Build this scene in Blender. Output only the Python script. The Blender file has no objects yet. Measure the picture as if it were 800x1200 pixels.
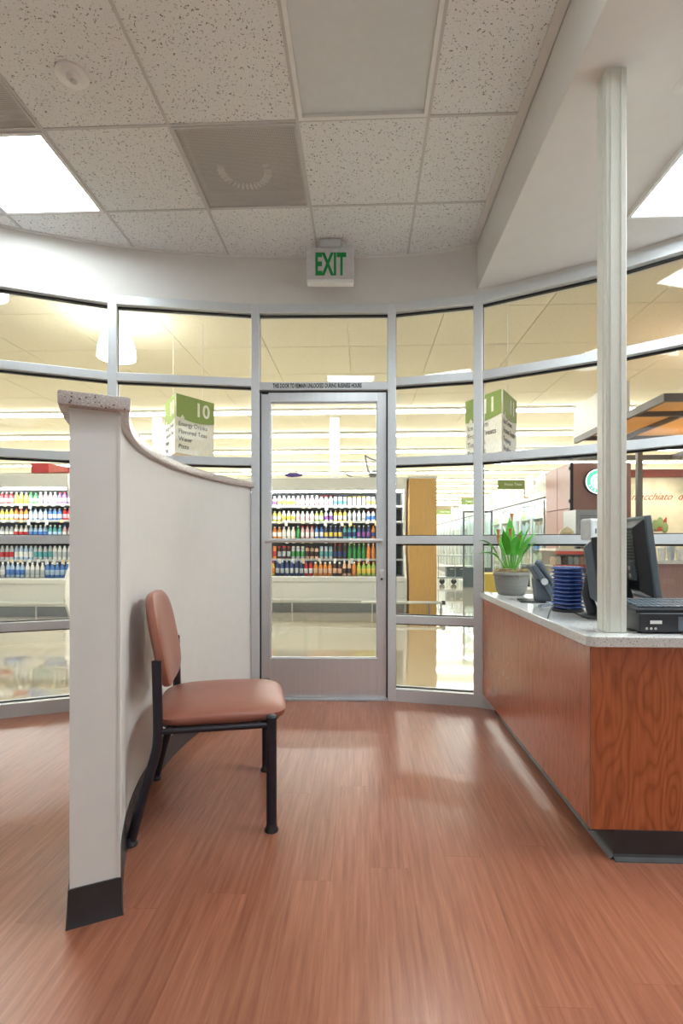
import bpy, bmesh, math, random
from mathutils import Matrix, Vector
random.seed(11)
PI = math.pi
S = bpy.context.scene
C = S.collection
# ------------------------------------------------------------------ camera, world, exposure
AL = math.radians(2.37)          # the room's axes are turned a little against the view axis
CA, SA = math.cos(AL), math.sin(AL)
def W(X, D):                     # survey point (right of, ahead of the camera) -> room axes
    return (X*CA - D*SA, X*SA + D*CA)
cd = bpy.data.cameras.new('camera'); cam = bpy.data.objects.new('camera', cd); C.objects.link(cam)
cam.location = (0, 0, 1.08); cam.rotation_euler = (PI/2, 0, AL)
cd.sensor_fit = 'VERTICAL'; cd.sensor_height = 36; cd.lens = 603/1200*36
cd.shift_y = 37/1200; cd.clip_start = .05; cd.clip_end = 200
S.camera = cam
wd = bpy.data.worlds.new('world'); S.world = wd; wd.use_nodes = True
wd.node_tree.nodes['Background'].inputs[0].default_value = (.9, .95, 1, 1)
wd.node_tree.nodes['Background'].inputs[1].default_value = .3
S.view_settings.view_transform = 'Standard'; S.view_settings.look = 'None'
S.view_settings.exposure = 1.06; S.view_settings.gamma = 1; S.view_settings.use_curve_mapping = False
ROOM_LIGHT = 9.5      # ceiling troffers of the room
STORE_LIGHT = 14.5     # strip lights of the store
HIGHBAY = 20.0
# ------------------------------------------------------------------ materials
MT = {}
def nodes(name):
    m = bpy.data.materials.new(name); m.use_nodes = True
    nt = m.node_tree; b = nt.nodes['Principled BSDF']
    return m, nt, b
def N(nt, t, **kw):
    n = nt.nodes.new(t)
    for k, v in kw.items():
        if k.startswith('i_'): n.inputs[k[2:].replace('_', ' ')].default_value = v
        else: setattr(n, k, v)
    return n
def L(nt, a, ao, b, bi): nt.links.new(a.outputs[ao], b.inputs[bi])
def ramp(nt, stops, interp='LINEAR'):
    r = nt.nodes.new('ShaderNodeValToRGB'); r.color_ramp.interpolation = interp
    e = r.color_ramp.elements
    while len(e) < len(stops): e.new(.5)
    for k, (p, c) in enumerate(stops):
        e[k].position = p; e[k].color = (*c, 1) if len(c) == 3 else c
    return r
def c4(c): return (*c, 1)
def mat(name, col, rough=.5, metal=0, var=.06, scale=30, bump=0, coat=0, trans=0, spec=.5, stretch=None, emit=0):
    if name in MT: return MT[name]
    m, nt, b = nodes(name)
    tc = N(nt, 'ShaderNodeTexCoord'); mp = N(nt, 'ShaderNodeMapping')
    if stretch: mp.inputs['Scale'].default_value = stretch
    L(nt, tc, 'Object', mp, 'Vector')
    nz = N(nt, 'ShaderNodeTexNoise'); nz.inputs['Scale'].default_value = scale; nz.inputs['Detail'].default_value = 4
    L(nt, mp, 'Vector', nz, 'Vector')
    r = ramp(nt, [(.3, tuple(x*(1-var) for x in col)), (.7, tuple(min(1, x*(1+var)) for x in col))])
    L(nt, nz, 'Fac', r, 'Fac'); L(nt, r, 'Color', b, 'Base Color')
    b.inputs['Roughness'].default_value = rough; b.inputs['Metallic'].default_value = metal
    b.inputs['Coat Weight'].default_value = coat; b.inputs['Coat Roughness'].default_value = .06
    b.inputs['Specular IOR Level'].default_value = spec
    b.inputs['Transmission Weight'].default_value = trans
    if emit:
        b.inputs['Emission Color'].default_value = c4(col); b.inputs['Emission Strength'].default_value = emit
    if bump:
        bp = N(nt, 'ShaderNodeBump'); bp.inputs['Strength'].default_value = bump; bp.inputs['Distance'].default_value = .002
        L(nt, nz, 'Fac', bp, 'Height'); L(nt, bp, 'Normal', b, 'Normal')
    MT[name] = m; return m
def emitter(name, col, s):
    m, nt, b = nodes(name); nt.nodes.remove(b)
    e = N(nt, 'ShaderNodeEmission'); e.inputs[0].default_value = c4(col); e.inputs[1].default_value = s
    L(nt, e, 0, nt.nodes['Material Output'], 'Surface'); MT[name] = m; return m
def glass(name, tint=(.97, .99, .98), base=.035, top=.7):
    m, nt, b = nodes(name); nt.nodes.remove(b)
    t = N(nt, 'ShaderNodeBsdfTransparent'); t.inputs[0].default_value = c4(tint)
    g = N(nt, 'ShaderNodeBsdfGlossy'); g.inputs['Roughness'].default_value = .01
    lw = N(nt, 'ShaderNodeLayerWeight'); lw.inputs[0].default_value = .5
    p = N(nt, 'ShaderNodeMath', operation='POWER'); p.inputs[1].default_value = 4
    ma = N(nt, 'ShaderNodeMath', operation='MULTIPLY_ADD'); ma.inputs[1].default_value = top; ma.inputs[2].default_value = base
    mx = N(nt, 'ShaderNodeMixShader')
    L(nt, lw, 'Facing', p, 0); L(nt, p, 0, ma, 0); L(nt, ma, 0, mx, 0); L(nt, t, 0, mx, 1); L(nt, g, 0, mx, 2)
    L(nt, mx, 0, nt.nodes['Material Output'], 'Surface'); MT[name] = m; return m
def wood(name, dark, mid, light, axis, rough, plank=False, rings=False, coat=0, sc=1):
    m, nt, b = nodes(name)
    tc = N(nt, 'ShaderNodeTexCoord'); mp = N(nt, 'ShaderNodeMapping')
    s = [34*sc, 34*sc, 34*sc]; s[axis] = 1.6*sc; mp.inputs['Scale'].default_value = s
    oi = N(nt, 'ShaderNodeObjectInfo')
    if plank:
        off = N(nt, 'ShaderNodeVectorMath', operation='SCALE'); off.inputs[3].default_value = 37.0
        cx = N(nt, 'ShaderNodeCombineXYZ')
        for k in range(3): L(nt, oi, 'Random', cx, k)
        L(nt, cx, 0, off, 0)
        ad = N(nt, 'ShaderNodeVectorMath', operation='ADD'); L(nt, tc, 'Object', ad, 0); L(nt, off, 0, ad, 1)
        L(nt, ad, 0, mp, 'Vector')
    else: L(nt, tc, 'Object', mp, 'Vector')
    nz = N(nt, 'ShaderNodeTexNoise'); nz.inputs['Scale'].default_value = 2.2; nz.inputs['Detail'].default_value = 8; nz.inputs['Roughness'].default_value = .62
    L(nt, mp, 'Vector', nz, 'Vector')
    r = ramp(nt, [(.28, dark), (.5, mid), (.74, light)]); L(nt, nz, 'Fac', r, 'Fac')
    last, out = r, 'Color'
    if rings:
        mp2 = N(nt, 'ShaderNodeMapping'); s2 = [6.5, 6.5, 6.5]; s2[axis] = 1.5; mp2.inputs['Scale'].default_value = s2
        L(nt, tc, 'Object', mp2, 'Vector')
        n2 = N(nt, 'ShaderNodeTexNoise'); n2.inputs['Scale'].default_value = .9; n2.inputs['Detail'].default_value = 2
        L(nt, mp2, 'Vector', n2, 'Vector')
        mu = N(nt, 'ShaderNodeMath', operation='MULTIPLY'); mu.inputs[1].default_value = 17; L(nt, n2, 'Fac', mu, 0)
        fr = N(nt, 'ShaderNodeMath', operation='PINGPONG'); fr.inputs[1].default_value = .5; L(nt, mu, 0, fr, 0)
        r2 = ramp(nt, [(0, (.62, .57, .52)), (.2, (.88, .86, .84)), (.5, (1, 1, 1))]); L(nt, fr, 0, r2, 'Fac')
        mx = N(nt, 'ShaderNodeMix', data_type='RGBA', blend_type='MULTIPLY'); mx.inputs['Factor'].default_value = .8
        nt.links.new(r.outputs['Color'], mx.inputs[6]); nt.links.new(r2.outputs['Color'], mx.inputs[7])
        last, out = mx, 2
    if plank:
        hs = N(nt, 'ShaderNodeHueSaturation')
        ma = N(nt, 'ShaderNodeMath', operation='MULTIPLY_ADD'); ma.inputs[1].default_value = .13; ma.inputs[2].default_value = .935
        L(nt, oi, 'Random', ma, 0); L(nt, ma, 0, hs, 'Value')
        nt.links.new(last.outputs[out], hs.inputs['Color']); last, out = hs, 'Color'
    nt.links.new(last.outputs[out], b.inputs['Base Color'])
    b.inputs['Roughness'].default_value = rough
    b.inputs['Coat Weight'].default_value = coat; b.inputs['Coat Roughness'].default_value = .25
    bp = N(nt, 'ShaderNodeBump'); bp.inputs['Strength'].default_value = .12; bp.inputs['Distance'].default_value = .001
    L(nt, nz, 'Fac', bp, 'Height'); L(nt, bp, 'Normal', b, 'Normal')
    MT[name] = m; return m
def speckle(name, base, specks, scale, rough):
    m, nt, b = nodes(name)
    tc = N(nt, 'ShaderNodeTexCoord')
    n1 = N(nt, 'ShaderNodeTexNoise'); n1.inputs['Scale'].default_value = 260; n1.inputs['Detail'].default_value = 2
    L(nt, tc, 'Object', n1, 'Vector')
    r1 = ramp(nt, [(.35, tuple(x*.86 for x in base)), (.65, tuple(min(1, x*1.1) for x in base))]); L(nt, n1, 'Fac', r1, 'Fac')
    last, out = r1, 'Color'
    for k, (col, th) in enumerate(specks):
        v = N(nt, 'ShaderNodeTexVoronoi'); v.inputs['Scale'].default_value = scale*(1+.37*k)
        L(nt, tc, 'Object', v, 'Vector')
        rr = ramp(nt, [(th, (1, 1, 1)), (th+.05, (0, 0, 0))]); L(nt, v, 'Distance', rr, 'Fac')
        mx = N(nt, 'ShaderNodeMix', data_type='RGBA'); L(nt, rr, 'Color', mx, 'Factor')
        nt.links.new(last.outputs[out], mx.inputs[6]); mx.inputs[7].default_value = c4(col); last, out = mx, 2
    nt.links.new(last.outputs[out], b.inputs['Base Color']); b.inputs['Roughness'].default_value = rough
    MT[name] = m; return m
def tile_mat():
    m, nt, b = nodes('acoustic_tile')
    tc = N(nt, 'ShaderNodeTexCoord'); oi = N(nt, 'ShaderNodeObjectInfo')
    v = N(nt, 'ShaderNodeVectorMath', operation='ADD'); L(nt, tc, 'Object', v, 0); L(nt, oi, 'Location', v, 1)
    n1 = N(nt, 'ShaderNodeTexNoise'); n1.inputs['Scale'].default_value = 120; n1.inputs['Detail'].default_value = 1.5; n1.inputs['Roughness'].default_value = .5
    L(nt, v, 0, n1, 'Vector')
    r1 = ramp(nt, [(.31, (.20, .19, .18)), (.37, (.80, .80, .78))]); L(nt, n1, 'Fac', r1, 'Fac')
    n2 = N(nt, 'ShaderNodeTexNoise'); n2.inputs['Scale'].default_value = 240; n2.inputs['Detail'].default_value = 1
    L(nt, v, 0, n2, 'Vector')
    r2 = ramp(nt, [(.27, (.45, .44, .42)), (.34, (1, 1, 1))]); L(nt, n2, 'Fac', r2, 'Fac')
    mx = N(nt, 'ShaderNodeMix', data_type='RGBA', blend_type='MULTIPLY'); mx.inputs['Factor'].default_value = 1
    nt.links.new(r1.outputs['Color'], mx.inputs[6]); nt.links.new(r2.outputs['Color'], mx.inputs[7])
    nt.links.new(mx.outputs[2], b.inputs['Base Color']); b.inputs['Roughness'].default_value = .9
    bp = N(nt, 'ShaderNodeBump'); bp.inputs['Strength'].default_value = .35; bp.inputs['Distance'].default_value = .002
    L(nt, r1, 'Color', bp, 'Height'); L(nt, bp, 'Normal', b, 'Normal'); MT['tile'] = m
def perf_mat():
    m, nt, b = nodes('perforated_metal')
    tc = N(nt, 'ShaderNodeTexCoord')
    sc = N(nt, 'ShaderNodeVectorMath', operation='SCALE'); sc.inputs[3].default_value = 1/.0075; L(nt, tc, 'Object', sc, 0)
    fr = N(nt, 'ShaderNodeVectorMath', operation='FRACTION'); L(nt, sc, 0, fr, 0)
    sb = N(nt, 'ShaderNodeVectorMath', operation='SUBTRACT'); sb.inputs[1].default_value = (.5, .5, 0); L(nt, fr, 0, sb, 0)
    sx = N(nt, 'ShaderNodeSeparateXYZ'); L(nt, sb, 0, sx, 0)
    cx = N(nt, 'ShaderNodeCombineXYZ'); L(nt, sx, 0, cx, 0); L(nt, sx, 1, cx, 1)
    ln = N(nt, 'ShaderNodeVectorMath', operation='LENGTH'); L(nt, cx, 0, ln, 0)
    lt = N(nt, 'ShaderNodeMath', operation='GREATER_THAN'); lt.inputs[1].default_value = .37; L(nt, ln, 'Value', lt, 0)
    b.inputs['Base Color'].default_value = (.66, .62, .59, 1); b.inputs['Roughness'].default_value = .5
    L(nt, lt, 0, b, 'Alpha'); MT['perf'] = m
wood('floor_wood', (.235, .075, .040), (.33, .118, .066), (.43, .175, .105), 1, .28, plank=True)
wood('cherry', (.36, .085, .03), (.46, .125, .045), (.53, .16, .06), 2, .26, rings=True, coat=.3)
wood('oak_yellow', (.62, .36, .10), (.72, .43, .13), (.78, .49, .16), 2, .4)
wood('kiosk_brown', (.35, .195, .175), (.40, .23, .21), (.44, .265, .245), 2, .4)
speckle('quartz', (.66, .66, .64), [((.25, .23, .2), .16), ((.9, .9, .88), .15), ((.42, .38, .33), .13)], 85, .12)
speckle('quartz_rose', (.50, .43, .40), [((.10, .08, .08), .19), ((.75, .7, .66), .16), ((.2, .15, .13), .13)], 85, .25)
tile_mat(); perf_mat()
M = mat
wallp = M('wall_paint', (.73, .705, .67), .75, var=.015, scale=14, bump=.05)
alum = M('brushed_aluminium', (.70, .72, .75), .33, .75, var=.03, scale=60, stretch=(1, 1, .05))
alum_f = M('anodised_frame', (.66, .68, .70), .38, .35, var=.02, scale=50)
gask = M('black_gasket', (.012, .012, .014), .5)
whitep = M('white_enamel', (.80, .79, .76), .35, var=.02)
creamp = M('cream_metal', (.70, .70, .63), .4, var=.02)
gridm = M('ceiling_grid_paint', (.58, .56, .54), .5, var=.03)
rubber = M('black_vinyl_base', (.032, .030, .034), .38, var=.15, scale=12)
leather = M('cinnamon_vinyl', (.33, .12, .082), .36, var=.07, scale=9, bump=.12)
blackm = M('black_metal', (.018, .016, .024), .36, .2)
blackp = M('black_plastic', (.022, .024, .03), .42)
greyp = M('slate_plastic', (.10, .125, .15), .42)
lgrey = M('light_grey_plastic', (.55, .56, .56), .45)
pane_m = glass('pane_glass')
chrome = M('chrome', (.8, .8, .8), .12, 1)
lit = emitter('troffer_lens_lit', (.86, .96, 1), ROOM_LIGHT)
hall_fill = emitter('added_hall_fill_lens', (.86, .96, 1), 1.2)  # fill lights of the added hall
strip_m = emitter('strip_lamp', (1, 1, .97), STORE_LIGHT)
bay_m = emitter('highbay_lamp', (1, .97, .90), HIGHBAY)
case_l = emitter('case_lamp', (1, 1, 1), 22)
# ------------------------------------------------------------------ mesh helpers
class MB:
    def __init__(s): s.v = []; s.f = []; s.m = []; s.T = None; s.mi = 0
    def add(s, vs, fs):
        o = len(s.v)
        for p in vs:
            p = Vector(p); s.v.append(tuple(s.T @ p) if s.T is not None else tuple(p))
        for f in fs: s.f.append([o+i for i in f]); s.m.append(s.mi)
        return s
    def box(s, x0, x1, y0, y1, z0, z1):
        return s.add([(x0,y0,z0),(x1,y0,z0),(x1,y1,z0),(x0,y1,z0),(x0,y0,z1),(x1,y0,z1),(x1,y1,z1),(x0,y1,z1)],
              [(0,3,2,1),(4,5,6,7),(0,1,5,4),(1,2,6,5),(2,3,7,6),(3,0,4,7)])
    def cbox(s, c, d): return s.box(c[0]-d[0]/2, c[0]+d[0]/2, c[1]-d[1]/2, c[1]+d[1]/2, c[2]-d[2]/2, c[2]+d[2]/2)
    def prism(s, poly, z0, z1):      # counter-clockwise polygon in XY
        n = len(poly)
        return s.add([(x, y, z0) for x, y in poly]+[(x, y, z1) for x, y in poly],
              [tuple(range(n-1, -1, -1)), tuple(range(n, 2*n))]+[(i, (i+1) % n, n+(i+1) % n, n+i) for i in range(n)])
    def prism_x(s, poly, x0, x1):    # polygon in YZ
        n = len(poly)
        return s.add([(x0, y, z) for y, z in poly]+[(x1, y, z) for y, z in poly],
              [tuple(range(n-1, -1, -1)), tuple(range(n, 2*n))]+[(i, (i+1) % n, n+(i+1) % n, n+i) for i in range(n)])
    def prism_y(s, poly, y0, y1):    # polygon in XZ
        n = len(poly)
        return s.add([(x, y0, z) for x, z in poly]+[(x, y1, z) for x, z in poly],
              [tuple(range(n)), tuple(range(2*n-1, n-1, -1))]+[(i, n+i, n+(i+1) % n, (i+1) % n) for i in range(n)])
    def lathe(s, prof, c=(0, 0, 0), seg=20):
        vs = []; fs = []; n = len(prof)
        for k in range(seg):
            a = 2*PI*k/seg
            for r, z in prof: vs.append((c[0]+r*math.cos(a), c[1]+r*math.sin(a), c[2]+z))
        for k in range(seg):
            j = (k+1) % seg
            for i in range(n-1): fs.append((k*n+i, j*n+i, j*n+i+1, k*n+i+1))
        fs.append(tuple(k*n for k in range(seg-1, -1, -1))); fs.append(tuple(k*n+n-1 for k in range(seg)))
        return s.add(vs, fs)
    def cyl(s, a, b, r, seg=14, r2=None): return s.tube([a, b], [r, r if r2 is None else r2], seg)
    def tube(s, pts, r, seg=10, closed=False):
        pts = [Vector(p) for p in pts]; n = len(pts)
        if not isinstance(r, (list, tuple)): r = [r]*n
        vs = []; fs = []; prev = None
        for i, p in enumerate(pts):
            if closed: t = pts[(i+1) % n]-pts[i-1]
            elif i == 0: t = pts[1]-p
            elif i == n-1: t = p-pts[-2]
            else: t = (pts[i+1]-p).normalized()+(p-pts[i-1]).normalized()
            t.normalize()
            u = prev if prev is not None else (Vector((0, 0, 1)) if abs(t.z) < .9 else Vector((1, 0, 0)))
            u = (u-t*u.dot(t)).normalized(); prev = u; w = t.cross(u)
            for k in range(seg):
                a = 2*PI*k/seg; vs.append(p+(u*math.cos(a)+w*math.sin(a))*r[i])
        for i in range(n if closed else n-1):
            j = (i+1) % n
            for k in range(seg):
                q = (k+1) % seg; fs.append((i*seg+k, i*seg+q, j*seg+q, j*seg+k))
        if not closed: fs.append(tuple(range(seg-1, -1, -1))); fs.append(tuple((n-1)*seg+k for k in range(seg)))
        return s.add(vs, fs)
    def ell(s, c, a, e1=.6, e2=.4, nu=28, nv=14, warp=None):
        def pw(v, e): return math.copysign(abs(v)**e, v)
        vs = [(0, 0, -a[2])]; fs = []
        for j in range(1, nv):
            ph = -PI/2+PI*j/nv
            for i in range(nu):
                th = 2*PI*i/nu
                vs.append((a[0]*pw(math.cos(ph), e1)*pw(math.cos(th), e2), a[1]*pw(math.cos(ph), e1)*pw(math.sin(th), e2), a[2]*pw(math.sin(ph), e1)))
        vs.append((0, 0, a[2])); top = len(vs)-1
        for i in range(nu): fs.append((0, 1+(i+1) % nu, 1+i)); fs.append((top, top-nu+i, top-nu+(i+1) % nu))
        for j in range(nv-2):
            for i in range(nu):
                q = (i+1) % nu; o = 1+j*nu; fs.append((o+i, o+q, o+nu+q, o+nu+i))
        out = []
        for p in vs:
            if warp: p = warp(p)
            out.append((p[0]+c[0], p[1]+c[1], p[2]+c[2]))
        return s.add(out, fs)
    def build(s, name, mats, parent=None, smooth=False, bevel=0, world=False):
        me = bpy.data.meshes.new(name)
        vs = s.v
        if world and parent is not None:
            inv = parent.matrix_basis.inverted(); vs = [tuple(inv @ Vector(p)) for p in s.v]
        me.from_pydata(vs, [], s.f)
        if not isinstance(mats, (list, tuple)): mats = [mats]
        for m in mats: me.materials.append(m)
        if len(mats) > 1:
            for p, k in zip(me.polygons, s.m): p.material_index = k
        if bevel:
            bm = bmesh.new(); bm.from_mesh(me)
            es = [e for e in bm.edges if len(e.link_faces) == 2 and e.calc_face_angle(0) > .6]
            bmesh.ops.bevel(bm, geom=es, offset=bevel, segments=2, profile=.5, affect='EDGES', clamp_overlap=True)
            bm.to_mesh(me); bm.free()
        if smooth: me.shade_smooth() if not bevel else None
        if smooth == 'auto':
            me.shade_smooth(); me.set_sharp_from_angle(angle=math.radians(40))
        me.update()
        o = bpy.data.objects.new(name, me); C.objects.link(o)
        if parent is not None: o.parent = parent
        return o
def B(x0, x1, y0, y1, z0, z1): return MB().box(x0, x1, y0, y1, z0, z1)
def tag(o, label, cat, group=None, kind=None):
    o['label'] = label; o['category'] = cat
    if group: o['group'] = group
    if kind: o['kind'] = kind
    return o
def thing(name, label, cat, loc=(0, 0, 0), rz=0, group=None, kind=None):
    o = bpy.data.objects.new(name, None); C.objects.link(o); o.empty_display_size = .1
    o.matrix_basis = Matrix.Translation(loc) @ Matrix.Rotation(rz, 4, 'Z')
    return tag(o, label, cat, group, kind)
def copy_tree(o, parent=None):
    c = o.copy(); C.objects.link(c)
    if parent is not None: c.parent = parent
    for ch in list(o.children): copy_tree(ch, c)
    return c
def text(name, body, size, m, parent, Mx, depth=.001, width=None, bold=0, shear=0, align='LEFT', spacing=1, line=1, world=False):
    cu = bpy.data.curves.new(name, 'FONT'); cu.body = body; cu.size = size; cu.extrude = depth; cu.offset = bold
    cu.shear = shear; cu.align_x = align; cu.space_character = spacing; cu.space_line = line; cu.resolution_u = 3
    tmp = bpy.data.objects.new('tmp', cu); C.objects.link(tmp)
    bpy.context.view_layer.update()
    me = bpy.data.meshes.new_from_object(tmp.evaluated_get(bpy.context.evaluated_depsgraph_get()))
    bpy.data.objects.remove(tmp); bpy.data.curves.remove(cu)
    if width:
        xs = [v.co.x for v in me.vertices]; k = width/(max(xs)-min(xs))
        for v in me.vertices: v.co.x *= k
    if world and parent is not None: Mx = parent.matrix_basis.inverted() @ Mx
    me.transform(Mx); me.materials.clear(); me.materials.append(m); me.name = name
    o = bpy.data.objects.new(name, me); C.objects.link(o)
    if parent is not None: o.parent = parent
    return o
def frameM(origin, xdir, ydir):      # local x, y (text plane), z out
    x = Vector(xdir).normalized(); y = Vector(ydir).normalized(); z = x.cross(y)
    m = Matrix((x, y, z)).transposed().to_4x4(); m.translation = Vector(origin); return m
def clip(poly, a, b):                # keep what lies left of a->b
    out = []
    def sd(p): return (b[0]-a[0])*(p[1]-a[1])-(b[1]-a[1])*(p[0]-a[0])
    for i in range(len(poly)):
        p, q = poly[i], poly[(i+1) % len(poly)]; sp, sq = sd(p), sd(q)
        if sp >= 0: out.append(p)
        if (sp >= 0) != (sq >= 0):
            t = sp/(sp-sq); out.append((p[0]+(q[0]-p[0])*t, p[1]+(q[1]-p[1])*t))
    return out
def area(p): return .5*abs(sum(p[i][0]*p[(i+1) % len(p)][1]-p[(i+1) % len(p)][0]*p[i][1] for i in range(len(p)))) if len(p) > 2 else 0
# ------------------------------------------------------------------ the curved storefront plan
VC = [(-3.30, 2.55), (-2.415, 3.11), (-1.53, 3.456), (-.596, 3.594), (.35, 3.581), (.92, 3.444), (1.61, 3.05), (2.30, 2.50), (2.80, 1.90)]
V = [W(*p) for p in VC]
XL, XR, YB = V[0][0], V[-1][0], -1.1
def smooth_curve(P, n=8):
    out = []
    for i in range(len(P)-1):
        p0 = P[max(i-1, 0)]; p1 = P[i]; p2 = P[i+1]; p3 = P[min(i+2, len(P)-1)]
        for k in range(n):
            t = k/n
            out.append(tuple(.5*((2*p1[a])+(-p0[a]+p2[a])*t+(2*p0[a]-5*p1[a]+4*p2[a]-p3[a])*t*t+(-p0[a]+3*p1[a]-3*p2[a]+p3[a])*t**3) for a in (0, 1)))
    out.append(P[-1]); return out
CV = smooth_curve(V)
def offset(P, d):                    # d > 0: towards the room
    out = []
    for i, p in enumerate(P):
        a = P[max(i-1, 0)]; b = P[min(i+1, len(P)-1)]
        t = Vector((b[0]-a[0], b[1]-a[1])).normalized(); out.append((p[0]+t.y*d, p[1]-t.x*d))
    return out
def strip(P0, P1, z0, z1):           # wall between two plan lines
    m = MB(); n = len(P0)
    vs = [(x, y, z0) for x, y in P0]+[(x, y, z0) for x, y in P1]+[(x, y, z1) for x, y in P0]+[(x, y, z1) for x, y in P1]
    fs = []
    for i in range(n-1):
        fs += [(i, i+1, n+i+1, n+i), (2*n+i, 3*n+i, 3*n+i+1, 2*n+i+1), (i, 2*n+i, 2*n+i+1, i+1), (n+i, n+i+1, 3*n+i+1, 3*n+i)]
    fs += [(0, n, 3*n, 2*n), (n-1, 3*n-1, 4*n-1, 2*n-1)]
    return m.add(vs, fs)
IN = offset(CV, .045)                # the room-side face
def clip_curve(poly, line=IN):
    for i in range(len(line)-1):
        poly = clip(poly, line[i+1], line[i])
        if len(poly) < 3: return []
    return poly
# ------------------------------------------------------------------ floor
flo = B(XL, XR, YB, 1.8, -.03, -.004)
room_poly = [(XL, YB), (XR, YB)]+[(x, y) for x, y in reversed(V)]
fo = MB().prism(room_poly, -.03, -.004).build('floor', M('subfloor', (.14, .05, .03), .6))
tag(fo, 'reddish wood plank floor of the waiting area', 'floor', kind='structure')
PW, PL = .127, 1.22
shared = None
nc = int((XR-XL)/PW)+1
for i in range(nc):
    x0 = XL+i*PW; offy = (i*.47) % 1*PL
    y = YB-offy
    while y < 3.65:
        r = [(max(x0+.00015, XL), max(y+.0002, YB)), (min(x0+PW-.00015, XR), max(y+.0002, YB)), (min(x0+PW-.00015, XR), y+PL-.0002), (max(x0+.00015, XL), y+PL-.0002)]
        if y+PL < YB+.05: y += PL; continue
        p = clip_curve(r, V)
        if area(p) > .01:
            full = abs(area(p)-(PW-.0003)*(PL-.0004)) < 1e-6
            if full and shared:
                o = shared.copy(); C.objects.link(o)
            else:
                q = [(a-x0, b-y) for a, b in p]; o = MB().prism(q, -.004, 0).build('plank', MT['floor_wood'], fo)
                if full: shared = o
            o.location = (x0, y, 0)
        y += PL
sf = B(-17, 17, 1.2, 44, -.14, -.035).build('floor_store', None or M('store_floor', (.60, .53, .40), .035, var=.05, scale=.7, coat=.8))
tag(sf, 'polished beige floor of the store beyond the glass', 'floor', kind='structure')
# ------------------------------------------------------------------ room walls
HX0, HX1, HY = -5.0, 4.6, -8.0  # unseen hall added behind the viewer so light reaches the room ceiling
for nm, b, lab in (('wall_left', (XL-.12, XL, YB, V[0][1]+.02, -.03, 3.3), 'painted wall left of the waiting area'),
                   ('wall_right', (XR, XR+.12, YB, V[-1][1]+.02, -.03, 3.3), 'painted wall right of the reception desk'),
                   ('wall_added_hall_left', (HX0-.12, HX0, HY, YB+.12, -.03, 3.3), 'left wall of the unseen hall added behind the viewer'),
                   ('wall_added_hall_right', (HX1, HX1+.12, HY, YB+.12, -.03, 3.3), 'right wall of the unseen hall added behind the viewer'),
                   ('wall_added_return_left', (HX0, XL-.12, YB, YB+.12, -.03, 3.3), 'return wall left of the opening to the added hall'),
                   ('wall_added_return_right', (XR+.12, HX1, YB, YB+.12, -.03, 3.3), 'return wall right of the opening to the added hall'),
                   ('wall_added_hall_back', (HX0-.12, HX1+.12, HY-.12, HY, -.03, 3.3), 'painted back wall of the unseen hall added behind the viewer')):
    tag(B(*b).build(nm, wallp), lab, 'wall', kind='structure')
tag(B(HX0, HX1, HY, YB, -.06, 0).build('floor_added_hall', M('added_hall_floor', (.74, .70, .62), .35, var=.04, scale=3)), 'pale floor of the added hall, bouncing light up behind the viewer', 'floor', kind='structure')
tag(B(HX0, HX1, HY, YB, 3.05, 3.2).build('ceiling_added_hall', M('added_hall_ceiling', (.80, .78, .75), .9, var=.02)), 'plain ceiling of the unseen hall added behind the viewer', 'ceiling', kind='structure')
hb = strip(offset(CV, .05), offset(CV, -.07), 2.727, 3.3).build('wall_front', wallp, smooth='auto')
tag(hb, 'curved painted bulkhead above the storefront glazing', 'wall', kind='structure')
# ------------------------------------------------------------------ ceiling: tiles in a grid
ZC = 3.05; G = .61; XS = .755
ce = MB().prism(room_poly, 3.2, 3.26).build('ceiling', M('ceiling_slab', (.5, .48, .45), .9))
tag(ce, 'suspended ceiling of speckled acoustic tiles', 'ceiling', kind='structure')
gx = [.305+G*k for k in range(-7, 2)]; gy = [2.39+G*k for k in range(-9, 3)]
gx = [x for x in gx if x > XL-.5]
cells_special = {(-2.135, 2.39): 'lit', (-.305, 1.78): 'off', (-.915, 2.39): 'vent', (-2.135, 1.78): 'vent',
                 (-.305, .56): 'lit'}  # last lit cell is an added light, out of view above the viewer
def key(x, y): return (round(x, 3), round(y, 3))
def tile_poly(x, y, gap=.006):
    p = [(x+gap, y+gap), (x+G-gap, y+gap), (x+G-gap, y+G-gap), (x+gap, y+G-gap)]
    p = clip(p, (XS-.045, 0), (XS-.045, 1)); p = clip(p, (XL, 1), (XL, 0)); p = clip(p, (0, YB), (1, YB))
    return clip_curve(p) if len(p) > 2 else []
shared = None
for x in gx[:-1]:
    for y in gy[:-1]:
        if cells_special.get(key(x, y), 'tile') != 'tile': continue
        p = tile_poly(x, y)
        if area(p) < .002: continue
        full = abs(area(p)-(G-.012)**2) < 1e-5
        if full and shared: o = shared.copy(); C.objects.link(o)
        else:
            o = MB().prism([(a-x, b-y) for a, b in p], ZC+.004, ZC+.022).build('ceiling_tile', MT['tile'], ce)
            if full: shared = o
        o.location = (x, y, 0)
def bar_poly(p):
    p = clip(p, (XS-.04, 0), (XS-.04, 1)); p = clip(p, (XL, 1), (XL, 0)); p = clip(p, (0, YB), (1, YB)); return clip_curve(p)
for x in gx:
    p = bar_poly([(x-.007, YB), (x+.007, YB), (x+.007, 4), (x-.007, 4)])
    if area(p) > .001: MB().prism(p, ZC, ZC+.03).build('grid_bar', gridm, ce)
for y in gy:
    for k, x in enumerate(gx[:-1]):
        p = bar_poly([(x+.007, y-.007), (x+G-.007, y-.007), (x+G-.007, y+.007), (x+.007, y+.007)])
        if area(p) > .0005: MB().prism(p, ZC, ZC+.03).build('grid_bar', gridm, ce)
tr = strip(offset(CV, .072), offset(CV, .05), ZC-.004, ZC+.02)
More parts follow.
